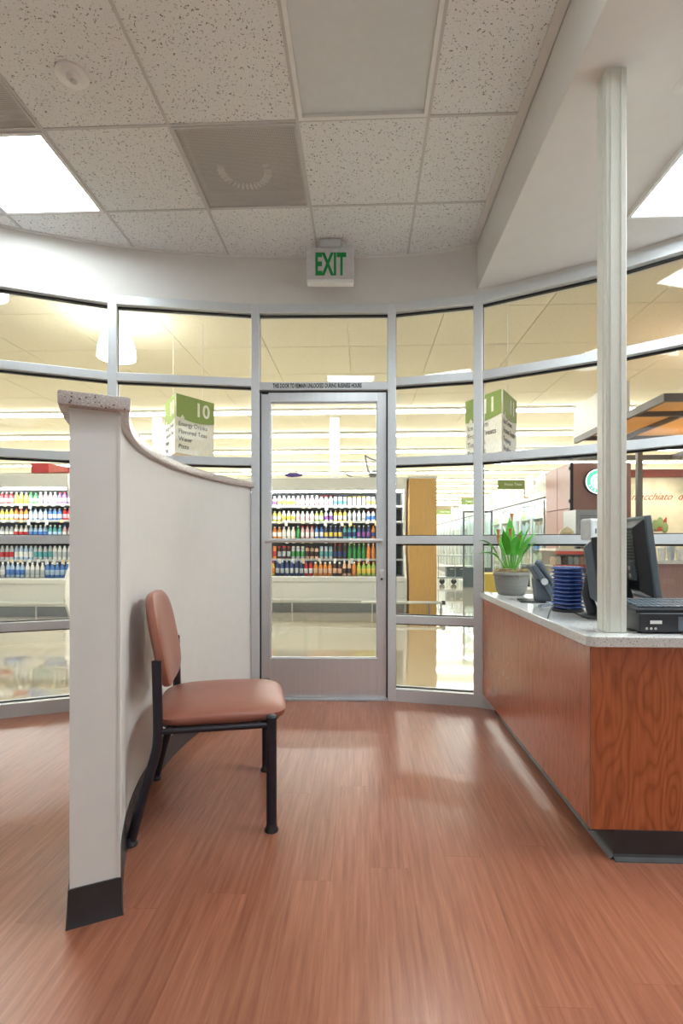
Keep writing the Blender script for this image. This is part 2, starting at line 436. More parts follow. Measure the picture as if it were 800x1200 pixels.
tag(tr.build('trim_1', whitep), 'thin white curved edge trim where ceiling meets bulkhead', 'trim', kind='structure')
tag(B(XS-.047, XS-.004, YB, 3.40, ZC-.002, ZC+.02).build('trim_2', wallp), 'straight pale edge trim along the dropped soffit', 'trim', kind='structure')
# dropped soffit over the desk
ZS = 2.76
sp = clip_curve([(XS, YB), (XR, YB), (XR, 4), (XS, 4)])
so = MB().prism(sp, ZS, 3.2)
so = so.build('ceiling_soffit', wallp, bevel=.004); tag(so, 'lower painted drywall soffit over the reception desk', 'ceiling', kind='structure')
# ceiling fixtures
def troffer(x, y, w, d, z, m, label, group, on=True, deep=.045):
    t = thing('ceiling_light', label, 'light', (x, y, z), 0, group)
    f = MB(); e = .018
    for q in ((0, w, 0, e), (0, w, d-e, d), (0, e, e, d-e), (w-e, w, e, d-e)): f.box(q[0]+.007, q[1]-.007, q[2]+.007, q[3]-.007, -.006, .03) if False else f.box(*q, -.006, .065 if deep > 0 else .015)
    f.build('frame', whitep, t)
    B(e, w-e, e, d-e, deep, deep+.016).build('diffuser', m, t)
    if deep > 0: B(.004, w-.004, .004, d-.004, .065, .09).build('housing', gridm, t)
    return t
offl = M('unlit_lens', (.68, .70, .69), .35, var=.02)
for (x, y), k in cells_special.items():
    if k == 'lit':
        troffer(x+.008, y+.008, G-.016, G-.016, ZC, lit, 'lit square ceiling light above the left windows' if y > 2 else ('unseen square ceiling light added in the tiles above the viewer' if x > -1 else 'lit square ceiling light in the tiles left of the viewer'), 'square ceiling lights')
    elif k == 'off':
        troffer(x+.008, y-G+.008, G-.016, 2*G-.016, ZC, offl, 'unlit grey ceiling light panel near the top of view', None, deep=.010)
for i in range(4):  # rows of fill lights added in the unseen hall
    for j in range(3):
        troffer(HX0+.9+2.3*i, HY+.9+2.1*j, 1.2, 1.2, 3.05-.016, hall_fill, '%s, %s added fill light in the unseen hall behind the viewer' % (['leftmost', 'second from left', 'third from left', 'rightmost'][i], ['far row', 'middle row', 'near row'][j]), 'added hall fill lights', deep=-.004)
for b in ((1.345, 1.47), (2.03, 1.0)):  # the right-hand one is added out of view, to brighten the partition
    t = troffer(b[0], b[1], G, 1.22, ZS-.016, lit, 'unseen soffit light added further right to brighten the partition' if b[0] > 2 else 'lit ceiling light in the soffit above the desk' if b[1] > 0 else 'lit soffit light behind the desk corner', 'soffit lights', deep=-.004)
def vent(x, y, label, ring):
    t = thing('air_vent', label, 'vent', (x+.008, y+.008, ZC), 0, 'perforated air vents'); w = G-.016; e = .012
    f = MB()
    for q in ((0, w, 0, e), (0, w, w-e, w), (0, e, e, w-e), (w-e, w, e, w-e)): f.box(*q, -.004, .03)
    f.build('frame', gridm, t)
    B(e, w-e, e, w-e, .001, .002).build('perforated_plate', MT['perf'], t)
    pl = MB(); pl.box(e, w-e, e, w-e, .085, .09)
    pl.build('plenum', M('plenum_grey', (.30, .28, .27), .8), t)
    if ring:
        wv = M('vane_white', (.95, .94, .92), .4)
        for k in range(20):
            a = -PI*.08+PI*1.16*k/19
            m = MB(); c = Vector((w*.47, w*.52, 0)); T = Matrix.Translation(c) @ Matrix.Rotation(a, 4, 'Z')
            m.T = T; m.box(.105, .143, -.0055, .0055, .006, .016); m.build('vane', wv, t)
    return t
vent(-.915, 2.39, 'grey perforated ceiling air vent with a ring of pale vanes', True)
vent(-2.135, 1.78, 'plain grey perforated ceiling air vent beside the lit square light', False)
t = thing('smoke_detector', 'round white smoke detector on a ceiling tile', 'detector', (-1.222, 2.117, ZC+.004))
MB().lathe([(.066, 0), (.066, -.008), (.060, -.014), (.03, -.017)], seg=32).build('base', whitep, t, smooth='auto')
MB().lathe([(.028, -.014), (.028, -.028), (.022, -.034), (.006, -.036)], (.012, -.008, 0), 24).build('sensor', whitep, t, smooth='auto')
MB().lathe([(.013, -.034), (.013, -.040), (.008, -.042)], (.012, -.008, 0), 16).build('button', lgrey, t, smooth='auto')
x, y = W(1.262, 1.886)
t = thing('sprinkler', 'small white round sprinkler cover on the soffit', 'sprinkler', (x, y, ZS))
MB().lathe([(.034, .002), (.034, -.006), (.025, -.012), (.006, -.014)], seg=24).build('cover', whitep, t, smooth='auto')
MB().lathe([(.04, .002), (.04, -.003), (.034, -.004)], seg=24).build('ring', whitep, t)
# exit sign
x, y = W(-.072, 3.36)
t = thing('exit_sign', 'white EXIT sign with green letters hanging below the ceiling', 'sign', (x, y, 0), AL)
B(-.155, .155, -.022, .022, 2.792, 3.0).build('housing', M('exit_white', (.62, .60, .60), .35), t, bevel=.006)
B(-.15, .15, -.03, .026, 2.768, 2.792).build('base_bar', whitep, t, bevel=.004)
B(-.07, .07, -.04, .04, 3.0, 3.045).build('mount', lgrey, t, bevel=.004)
text('lettering', 'EXIT', .2, M('exit_green', (.005, .26, .06), .4), t, frameM((0, -.0235, 2.825), (1, 0, 0), (0, 0, 1)), .0012, width=.20, bold=.006, align='CENTER')
# ------------------------------------------------------------------ storefront glazing
ZR = [.56, 1.105, 1.645, 2.19]
def bay_axes(i):
    a, b = Vector(V[i]), Vector(V[i+1]); t = (b-a).normalized(); return a, b, t, Vector((t.y, -t.x)), (b-a).length
for i, p in enumerate(V):
    a = V[max(i-1, 0)]; b = V[min(i+1, len(V)-1)]
    ang = math.atan2(b[1]-a[1], b[0]-a[0])
    m = MB(); m.T = Matrix.Translation((p[0], p[1], 0)) @ Matrix.Rotation(ang, 4, 'Z')
    m.box(-.028, .028, -.06, .06, 0, 2.724)
    o = m.build('trim_%d' % (i+3), alum_f, bevel=.002)
    tag(o, ['slim aluminium mullion post at the far left of the glazing', 'aluminium mullion post left of the leftmost window in view', 'aluminium mullion post behind the partition', 'aluminium door jamb post on the hinge side', 'aluminium door jamb post on the lock side',
            'aluminium mullion post beside the potted plant', 'aluminium mullion post behind the white desk column', 'aluminium mullion post at the right beyond the desk', 'aluminium mullion post at the far right end'][i], 'mullion', kind='structure')
WL = ['far left curved storefront window bay', 'storefront window bay left of the partition', 'storefront window bay behind the partition', 'glazed transom over the door',
      'narrow storefront window bay right of the door', 'storefront window bay behind the potted plant', 'storefront window bay behind the keyboard', 'far right storefront window bay']
for i in range(8):
    a, b, tdir, n, ln = bay_axes(i)
    w = thing('window_%d' % (i+1), WL[i], 'window', (a.x, a.y, 0), math.atan2(tdir.y, tdir.x), kind='structure')
    e = .024
    def rail(nm, z0, z1, d=.055, m=alum_f): return B(e, ln-e, -d, d, z0, z1).build(nm, m, w, bevel=.002)
    rail('header_rail', 2.668, 2.726)
    levels = ([0.045]+ZR+[2.668]) if i != 3 else [2.19, 2.668]
    if i != 3:
        rail('sill_rail', -.03 if False else -.003, .085)
        for z in ZR: rail('rail', z-.027, z+.027, .05)
    else: rail('transom_rail', 2.137, 2.19, .055)
    lo = [.085]+[z+.027 for z in ZR] if i != 3 else [2.19]
    hi = [z-.027 for z in ZR]+[2.668] if i != 3 else [2.668]
    for z0, z1 in zip(lo, hi):
        B(e+.006, ln-e-.006, -.004, .004, z0+.005, z1-.005).build('pane', pane_m, w)
        g = MB(); g.box(e, ln-e, -.012, .012, z1-.012, z1-.0005); g.box(e, e+.006, -.012, .012, z0, z1-.012); g.box(ln-e-.006, ln-e, -.012, .012, z0, z1-.012); g.box(e+.006, ln-e-.006, -.012, .012, z0+.0005, z0+.006)
        g.build('gasket', gask, w)
    if i == 3:
        text('lettering', 'THIS DOOR TO REMAIN UNLOCKED DURING BUSINESS HOURS', .042, gask, w, frameM((.125, -.0565, 2.150), (1, 0, 0), (0, 0, 1)), .0006, width=.61, bold=.0013)
# door
a, b, tdir, n, ln = bay_axes(3)
d = thing('door_1', 'aluminium framed glass door with a push bar', 'door', (a.x, a.y, 0), math.atan2(tdir.y, tdir.x), kind='structure')
x0, x1 = .040, ln-.040; sw = .062; zt = 2.128
def dp(nm, x0_, x1_, z0, z1, m=alum, dd=.022): return B(x0_, x1_, -dd, dd, z0, z1).build(nm, m, d, bevel=.002)
dp('stile', x0, x0+sw, .012, zt); dp('stile', x1-sw, x1, .012, zt)
dp('top_rail', x0+sw, x1-sw, zt-.065, zt); dp('bottom_rail', x0+sw, x1-sw, .012, .285)
B(x0+sw+.001, x1-sw-.001, -.004, .004, .287, zt-.067).build('pane', pane_m, d)
g = MB()
for q in ((x0+sw, x0+sw+.007, .285, zt-.065), (x1-sw-.007, x1-sw, .285, zt-.065), (x0+sw+.007, x1-sw-.007, zt-.072, zt-.065), (x0+sw+.007, x1-sw-.007, .285, .291)): g.box(q[0], q[1], -.01, .01, q[2], q[3])
g.build('glazing_bead', alum_f, d)
g = MB(); g.box(.028, x0-.002, -.02, .03, .012, 2.134); g.box(x1+.002, ln-.028, -.02, .03, .012, 2.134); g.box(x0-.002, x1+.002, -.02, .03, 2.130, 2.136)
g.build('weather_seal', gask, d)
pb = MB().tube([(x0+.03, -.062, 1.10), (x1-.03, -.062, 1.10)], .0135, 14).build('push_bar', alum, d, smooth='auto')
for xx in (x0+.03, x1-.03): MB().cyl((xx, -.02, 1.10), (xx, -.066, 1.10), .016, 14).build('bracket', alum, pb, smooth='auto')
lk = B(x1-.048, x1-.016, -.029, -.02, .82, .90).build('lock', chrome, d, bevel=.004)
MB().cyl((x1-.032, -.029, .875), (x1-.032, -.036, .875), .011, 14).build('key_cylinder', chrome, lk)
B(x1-.04, x1-.024, -.036, -.029, .828, .842).build('thumb_turn', blackm, lk)
B(.028, ln-.028, -.055, .055, -.002, .010).build('threshold', alum, d)
B(x0+.004, x0+.05, -.026, -.022, zt-.012, zt-.002).build('closer_pivot', blackm, d)
# ------------------------------------------------------------------ curved partition wall
PC = W(1.525, 2.5); PR = 2.39
def arc(r, a0, a1, n=36): return [(PC[0]+r*math.cos(a0+(a1-a0)*k/n), PC[1]+r*math.sin(a0+(a1-a0)*k/n)) for k in range(n+1)]
def ang_of(X, D): p = W(X, D); return math.atan2(p[1]-PC[1], p[0]-PC[0]) % (2*PI)
A0, A1 = ang_of(-.65, 1.5), ang_of(-.585, 3.53)
pt = thing('wall_partition', 'curved low partition wall with a speckled stone cap', 'wall', (*W(-.75, 1.9), 0), 0, kind='structure')
strip(arc(PR+.13, A0, A1), arc(PR, A0, A1), 0, 1.462).build('wall_body', wallp, pt, smooth='auto', world=True)
ex = -.012
strip(arc(PR+.156, A0-ex, A1), arc(PR-.026, A0-ex, A1), 1.462, 1.502)
cp = strip(arc(PR+.158, A0+.014, A1), arc(PR-.028, A0+.014, A1), 1.462, 1.502).build('stone_cap', MT['quartz_rose'], pt, smooth='auto', bevel=.005, world=True)
def base_run(r0, s):      # cove base with a small toe
    m = MB(); n = 36; pr = [(0, 0), (.0, .105), (.004, .108), (.005, .03), (.008, .006), (.010, 0)]
    vs = []; fs = []
    for k in range(n+1):
        a_ = A0+(A1-A0)*k/n
        for q, z in pr: r = r0+s*q; vs.append((PC[0]+r*math.cos(a_), PC[1]+r*math.sin(a_), z))
    w = len(pr)
    for k in range(n):
        for j in range(w-1): fs.append((k*w+j, (k+1)*w+j, (k+1)*w+j+1, k*w+j+1))
    fs.append(tuple(range(w))); return m.add(vs, fs)
base_run(PR, -1).build('vinyl_base', rubber, pt, smooth='auto', world=True)
base_run(PR+.13, 1).build('vinyl_base', rubber, pt, smooth='auto', world=True)
ea = Vector(arc(PR, A0, A1)[0]); eb = Vector(arc(PR+.13, A0, A1)[0]); ed = (eb-ea).normalized(); en = Vector((-ed.y, ed.x))
if en.y > 0: en = -en
m = MB(); m.T = frameM((ea.x, ea.y, 0), (ed.x, ed.y, 0), (0, 0, 1)) @ Matrix.Rotation(0, 4, 'X')
zs = 1 if (Vector((ed.x, ed.y, 0)).cross(Vector((0, 0, 1)))).dot(Vector((en.x, en.y, 0))) > 0 else -1
vs = []; prf = [(0, 0), (0, .108), (.005, .108), (.006, .03), (.009, .006), (.011, 0)]
for xx in (-.004, .134):
    for q, z in prf:
        fl = 0 if z > .02 else (.006 if z == 0 else .003)
        vs.append((xx+(-fl if xx < 0 else fl), z, zs*q))
m.add(vs, [tuple(range(6)), tuple(range(11, 5, -1))]+[(j, j+6, (j+1) % 6+6, (j+1) % 6) for j in range(6)])
m.build('vinyl_base', rubber, pt, smooth='auto', world=True)
m = MB(); m.T = frameM((ea.x, ea.y, 0), (ed.x, ed.y, 0), (0, 0, 1)); m.box(-.002, .004, .108, 1.46, 0, zs*.003)
m.build('corner_bead', wallp, pt, world=True)
# ------------------------------------------------------------------ side chair
ch = thing('side_chair', 'brown vinyl side chair with black tubular legs against the partition', 'chair', (*W(-.552, 2.150), 0), math.radians(10.5)+AL)
def seat_warp(p):
    x, y, z = p
    z += (.012*(x/.25)**2 if z > 0 else 0)*-1 + (.010*(y/.24)**2 if z > 0 else 0)*-1
    return (x, y, z)
st = MB(); st.ell((.055, 0, .432), (.255, .245, .036), .42, .36, 44, 18, seat_warp)
st.build('seat', leather, ch, smooth='auto')
MB().ell((.055, 0, .402), (.235, .225, .012), .3, .3, 36, 8).build('seat_pan', blackp, ch, smooth='auto')
def back_warp(p):
    x, y, z = p
    x = x - .30*(y*y) + .035  # wraps a little
    x = x - .17*z + .22*z*z*0
    w = 1-.10*max(0, z/.17)**2
    return (x, y*w, z)
bk = MB(); bk.ell((-.215, 0, .712), (.027, .215, .178), .5, .45, 40, 24)
bk = MB()
bk.T = Matrix.Translation((-.188, 0, .700)) @ Matrix.Rotation(math.radians(-11), 4, 'Y')
def bw(p):   # built lying: x thickness
    x, y, z = p
    yy = y*(1-.10*max(0, z/.175)**2)
    return (x+.35*y*y, yy, z)
# superellipsoid with flat faces in x: build along z-axis then turn
q = MB(); q.ell((0, 0, 0), (.188, .213, .027), .55, .52, 48, 14)
bk.add([bw((v[2], v[1], v[0])) for v in q.v], [tuple(reversed(f)) for f in q.f])
bk.build('backrest', leather, ch, smooth='auto')
for s in (-1, 1):
    yy = .262*s
    lg = MB().tube([(.245, yy, .012), (.245, yy, .425)], .0195, 16).build('leg', blackm, ch, smooth='auto')
    MB().lathe([(.0195, 0), (.0205, .003), (.016, .010), (.004, .013)], (.245, yy, .425), 16).build('end_cap', blackp, lg, smooth='auto')
    MB().lathe([(.026, 0), (.027, .006), (.0205, .018), (.0195, .03)], (.245, yy, 0), 18).build('glide', blackp, lg, smooth='auto')
    pts = [(-.255, yy, .012), (-.225, yy, .13), (-.195, yy, .235), (-.176, yy, .30), (-.165, yy, .355), (-.163, yy, .45), (-.168, yy, .655)]
    sm = smooth_curve([(p[0], p[2]) for p in pts], 5)
    rl = MB().tube([(a_, yy, b_) for a_, b_ in sm], .0175, 16).build('leg', blackm, ch, smooth='auto')
    MB().lathe([(.025, 0), (.026, .006), (.0185, .018), (.0175, .03)], (-.257, yy, 0), 18).build('glide', blackp, rl, smooth='auto')
    MB().tube([(-.165, yy, .398), (.245, yy, .398)], .011, 12).build('side_rail', blackm, ch, smooth='auto')
    br = MB().tube([(-.168, yy, .61), (-.172, yy*.78, .615), (-.178, yy*.62, .63)], .009, 10).build('back_bracket', blackm, ch, smooth='auto')
for xx in (-.13, .20): MB().tube([(xx, -.262, .398), (xx, .262, .398)], .010, 12).build('cross_rail', blackm, ch, smooth='auto')
# ------------------------------------------------------------------ reception desk
DX, DY = .78, 1.80; ZT = .765
dk = thing('reception_desk', 'cherry laminate reception desk body with a black toe kick', 'desk', (DX, DY, 0))
def far_edge(off):    # line a little inside the glazing behind the desk
    a_, b_ = Vector(V[5]), Vector(V[6]); t_ = (b_-a_).normalized(); n_ = Vector((t_.y, -t_.x)); return a_+n_*off, b_+n_*off, t_
fa, fb, ft = far_edge(.075)
def on_far(x): s = (x-fa.x)/ft.x; return fa.y+ft.y*s
B(DX, DX+.02, DY+.02, on_far(DX+.02), .10, ZT-.036).build('side_panel', MT['cherry'], dk, world=True)
B(DX, 2.30, DY, DY+.02, .10, ZT-.036).build('end_panel', MT['cherry'], dk, world=True)
B(DX-.0015, DX+.0035, DY-.0015, DY+.0035, .10, ZT-.036).build('edge_band', M('edge_band', (.30, .12, .06), .4), dk, world=True)
B(DX+.08, DX+.10, DY+.012, on_far(DX+.12), 0, .10).build('toe_kick', rubber, dk, world=True)
B(DX+.08, 2.30, DY-.004, DY+.012, 0, .10).build('toe_kick', rubber, dk, world=True)
B(DX+.0, DX+.08, DY+.012, DY+.03, .09, .10).build('toe_bracket', rubber, dk, world=True)
m = MB(); pr = [(0, .0), (0, .02), (.004, .012), (.014, .003), (.016, 0)]
m.prism_x([(DY-.004-q, z) for q, z in pr][::-1], DX+.075, 2.30)
m.prism_y([(DX+.08-q, z) for q, z in pr], DY-.004, on_far(DX+.10)); m.build('cove_base', rubber, dk, world=True)
B(1.50, 1.52, DY+.62, 2.9, 0, ZT-.036).build('inner_panel', MT['cherry'], dk, world=True)
B(2.28, 2.30, DY+.02, DY+.62, 0, ZT-.036).build('inner_panel', MT['cherry'], dk, world=True)
ct = MB().prism([(.762, DY-.004), (.785, DY-.026), (2.33, DY-.026), (2.33, DY+.66), (1.56, DY+.66), (1.56, on_far(1.56)), (.762, on_far(.762))], ZT-.036, ZT)
tag(ct.build('countertop', MT['quartz'], None, bevel=.003), 'speckled light grey stone countertop on the reception desk', 'countertop')
# column
cx, cy = .893, 1.888
co = thing('desk_column', 'slim cream metal column rising from the desk to the soffit', 'column', (cx, cy, ZT))
m = MB().box(-.036, .036, -.036, .036, 0, ZS-ZT); m.build('shaft', creamp, co, bevel=.003)
for xx in (-.020, .016): B(xx-.0015, xx+.0015, -.0385, -.0355, .002, ZS-ZT-.002).build('groove_rib', creamp, co)
B(-.0385, -.0355, -.014, -.011, .002, ZS-ZT-.002).build('groove_rib', creamp, co)
# ------------------------------------------------------------------ things on the desk
def desk_at(X, D): x, y = W(X, D); return (x, y, ZT)
# potted calla
t = thing('potted_calla', 'potted calla lily with green leaves in a grey pot', 'plant', desk_at(1.045, 3.17))
pm = M('pot_grey', (.22, .215, .20), .6, var=.12, scale=8, stretch=(1, 1, 9), bump=.1)
MB().lathe([(.06, 0), (.078, .004), (.090, .03), (.099, .08), (.104, .125), (.104, .14), (.098, .142), (.093, .135), (.085, .12), (.01, .118)], seg=36).build('pot', pm, t, smooth='auto')
MB().lathe([(.105, .118), (.108, .122), (.108, .134), (.105, .138)], seg=36).build('pot_rim', pm, t, smooth='auto')
ms = MB()
for k in range(170):
    a_ = random.uniform(0, 2*PI); r_ = .095*math.sqrt(random.random()); b_ = random.uniform(0, 2*PI); l_ = random.uniform(.015, .035)
    p = Vector((r_*math.cos(a_), r_*math.sin(a_), .132+random.uniform(0, .022))); q = Vector((math.cos(b_)*l_, math.sin(b_)*l_, random.uniform(-.006, .01)))
    ms.tube([p-q, p+Vector((0, 0, .008)), p+q], .0016, 4)
for k in range(7):
    p = Vector((-.02+.015*k/2, -.10, .14)); ms.tube([p+Vector((0, .02, .006)), p, p+Vector((.004*(k % 3-1), -.008, -.02-.01*(k % 3)))], .0013, 4)
mo = ms.build('moss', M('dry_moss', (.42, .30, .17), .9, var=.3), t); mo['kind'] = 'stuff'
leafm = M('calla_leaf', (.085, .40, .035), .35, var=.35, scale=14); stemm = M('calla_stem', (.16, .46, .07), .4, var=.2)
def leaf(az, h0, reach, h1, wid, ln, tip):
    # stem from pot then blade
    d_ = Vector((math.cos(az), math.sin(az), 0)); base = d_*random.uniform(.008, .03)+Vector((0, 0, .125))
    mid = base+d_*reach*.35+Vector((0, 0, h0)); 
    st_ = smooth_curve([(0, 0), (reach*.16, h0*.5), (reach*.36, h0)], 4)
    MB().tube([base+d_*a_+Vector((0, 0, b_)) for a_, b_ in st_], [.0062-.0003*i for i in range(len(st_))], 8).build('stem', stemm, t, smooth='auto')
    m_ = MB(); n_ = 10; side = Vector((-d_.y, d_.x, 0)); vs = []; fs = []
    for i in range(n_+1):
        s_ = i/n_
        c_ = base+d_*(reach*.36+reach*.64*s_**1.25)+Vector((0, 0, h0+h1*s_-tip*s_**3))
        w_ = wid*(math.sin(PI*min(1, s_*.9+.1))**.8)*(1-s_**5)+.0008
        fold = .35
        vs += [c_-side*w_+Vector((0, 0, w_*fold)), c_, c_+side*w_+Vector((0, 0, w_*fold))]
        vs += [c_-side*w_+Vector((0, 0, w_*fold-.0016)), c_-Vector((0, 0, .002)), c_+side*w_+Vector((0, 0, w_*fold-.0016))]
    for i in range(n_):
        o_ = i*6
        fs += [(o_, o_+1, o_+7, o_+6), (o_+1, o_+2, o_+8, o_+7), (o_+3, o_+9, o_+10, o_+4), (o_+4, o_+10, o_+11, o_+5), (o_, o_+6, o_+9, o_+3), (o_+2, o_+5, o_+11, o_+8)]
    m_.add(vs, fs); m_.build('leaf', leafm, t, smooth='auto')
for a_ in ((3.1, .12, .17, .14, .026, 1, .05), (3.4, .10, .20, .07, .022, 1, .04), (2.6, .13, .10, .20, .026, 1, .01), (.2, .12, .16, .16, .030, 1, .02), (.0, .10, .15, .13, .026, 1, .03),
           (-.5, .13, .10, .19, .028, 1, .01), (1.4, .14, .06, .22, .028, 1, 0), (-1.5, .12, .09, .14, .028, 1, .02), (-2.3, .12, .10, .17, .026, 1, .01), (.8, .12, .12, .18, .026, 1, .02), (-1.0, .11, .12, .10, .024, 1, .03), (2.2, .12, .1, .16, .026, 1, .01)):
    leaf(*a_)
flm = M('calla_flower', (.62, .30, .12), .5, var=.25, scale=30)
for az, r_, h_ in ((2.9, .075, .235), (1.0, .02, .335), (-2.0, .03, .24), (.1, .05, .20), (3.6, .10, .20)):
    p = Vector((math.cos(az)*r_, math.sin(az)*r_, .125+h_)); b_ = Vector((math.cos(az)*.01, math.sin(az)*.01, .125))
    MB().tube([b_, (b_+p)/2+Vector((0, 0, .02)), p], .0038, 8).build('flower_stem', stemm, t, smooth='auto')
    f = MB().lathe([(.003, -.01), (.006, 0), (.008, .018), (.012, .034), (.014, .042), (.011, .038), (.006, .02), (.002, .005)], p, 12).build('flower', flm, t, smooth='auto')
# desk phone
t = thing('desk_phone', 'slate grey desk phone tilted up on its stand', 'phone', desk_at(1.075, 2.80), AL+math.radians(-12))
body = MB(); body.prism_y([(-.055, .195), (-.030, .205), (.082, .030), (.070, .012), (.050, .018)], -.095, .095); body.build('body', greyp, t, bevel=.006)
hs = MB().tube([(-.030, -.062, .218), (-.012, -.062, .208), (.014, -.062, .172), (.046, -.062, .122), (.072, -.062, .078), (.082, -.062, .056)], [.014, .023, .015, .015, .023, .014], 14).build('handset', greyp, t, smooth='auto')
MB().cyl((.012, -.0955, .115), (.012, -.0985, .115), .018, 16).build('speaker_grille', lgrey, t)
m = MB(); m.T = Matrix.Translation((.022, .03, .168)) @ Matrix.Rotation(math.radians(50), 4, 'Y'); m.box(-.03, .03, -.05, .06, 0, .012); sc_ = m.build('display', blackp, t, bevel=.003)
m = MB(); m.T = Matrix.Translation((.022, .03, .168)) @ Matrix.Rotation(math.radians(50), 4, 'Y'); m.box(-.024, .024, -.042, .052, .012, .0135); m.build('screen', M('lcd', (.30, .33, .24), .3), sc_)
MB().prism_y([(-.105, 0), (.06, 0), (.06, .012), (-.105, .006)], -.08, .08).build('stand_foot', blackp, t, bevel=.002)
MB().prism_y([(-.02, .012), (.05, .012), (.05, .022), (-.018, .128), (-.03, .125)], -.07, .07).build('stand_wedge', greyp, t, bevel=.003)
for r_ in range(4):
    for c_ in range(3):
        m = MB(); m.T = Matrix.Translation((.040+.012*r_, .0+.024*c_, .128-.0188*r_)) @ Matrix.Rotation(math.radians(57), 4, 'Y'); m.box(-.005, .005, -.008, .008, 0, .004); m.build('key', lgrey, t)
cord = []
p0 = Vector(desk_at(1.06, 2.66)); p1 = Vector(desk_at(.99, 2.50))
for k in range(121):
    s_ = k/120; c_ = p0.lerp(p1, s_)+Vector((.03*math.sin(s_*PI*1.5), 0, .0095)); a_ = s_*2*PI*15
    cord.append(c_+Vector((.0065*math.cos(a_), 0, .0065*math.sin(a_))))
tag(MB().tube(cord, .0022, 6).build('phone_cord', M('cord_grey', (.28, .31, .36), .4), None, smooth='auto'), 'short coiled grey phone cord between phone and pagers', 'cord')
# pager stack
bl = M('pager_blue', (.018, .045, .22), .22, var=.25, scale=40, coat=.3); bl2 = M('pager_blue_clear', (.10, .17, .42), .12, var=.2, scale=60, coat=.5)
px_, py_, _ = desk_at(1.055, 2.40)
t = thing('pager_charger', 'black charging base under the blue pager stack', 'charger', (px_, py_, ZT), AL)
MB().lathe([(.066, 0), (.070, .004), (.070, .010), (.062, .014), (.01, .014)], seg=24).build('base', blackp, t, smooth='auto')
def rrect(w, r, n=5):
    return [(sx*(w-r)+r*math.cos(a0+PI/2*k/n), sy*(w-r)+r*math.sin(a0+PI/2*k/n)) for sx, sy, a0 in ((1, 1, 0), (-1, 1, PI/2), (-1, -1, PI), (1, -1, 3*PI/2)) for k in range(n+1)]
npg = 11; hp = .0178
for k in range(npg):
    lab = 'round-cornered blue guest pager, %s of the pager stack' % ['bottom one', 'second from bottom', 'third from bottom', 'fourth from bottom', 'fifth from bottom', 'middle one', 'fifth from top', 'fourth from top', 'third from top', 'second from top', 'top one'][k]
    g_ = thing('guest_pager', lab, 'pager', (px_+random.uniform(-.0015, .0015), py_+random.uniform(-.0015, .0015), ZT+.0142+k*hp), AL+math.radians(random.uniform(-3, 3)+20), 'stacked guest pagers')
    m = MB()
    def ring(w0, w1, z0, z1):
        a_, b_ = rrect(w0, .03), rrect(w1, .03); n_ = len(a_)
        m.add([(x, y, z0) for x, y in a_]+[(x, y, z1) for x, y in b_], [tuple(range(n_-1, -1, -1)), tuple(range(n_, 2*n_))]+[(i, (i+1) % n_, n_+(i+1) % n_, n_+i) for i in range(n_)])
    ring(.052, .058, .0005, .006); m.build('lower_shell', bl, g_)
    m = MB(); ring(.0605, .0605, .006, .0105); m.build('bumper', bl2, g_, bevel=.0015)
    m = MB(); ring(.058, .050, .0105, .0165); m.build('upper_shell', bl, g_)
    for a_ in range(4):
        m = MB(); m.T = Matrix.Rotation(a_*PI/2+PI/4, 4, 'Z'); m.box(.060, .0715, -.010, .010, .005, .0115)
        m.build('light_lens', bl2, g_, bevel=.001)
# black wire in front of the stack
pts = [desk_at(.862, 2.15), desk_at(.885, 2.18), desk_at(.915, 2.2), desk_at(.95, 2.2), desk_at(.985, 2.17), desk_at(1.02, 2.12)]
hz = [.004, .035, .050, .045, .022, .004]
sm = smooth_curve([(p[0], p[1]) for p in pts], 5); sz = smooth_curve([(i, h) for i, h in enumerate(hz)], 5)
tag(MB().tube([(a_[0], a_[1], ZT+b_[1]) for a_, b_ in zip(sm, sz)], .0028, 8).build('cable', blackp, None, smooth='auto'), 'black cable arching over the countertop before the pagers', 'cable')
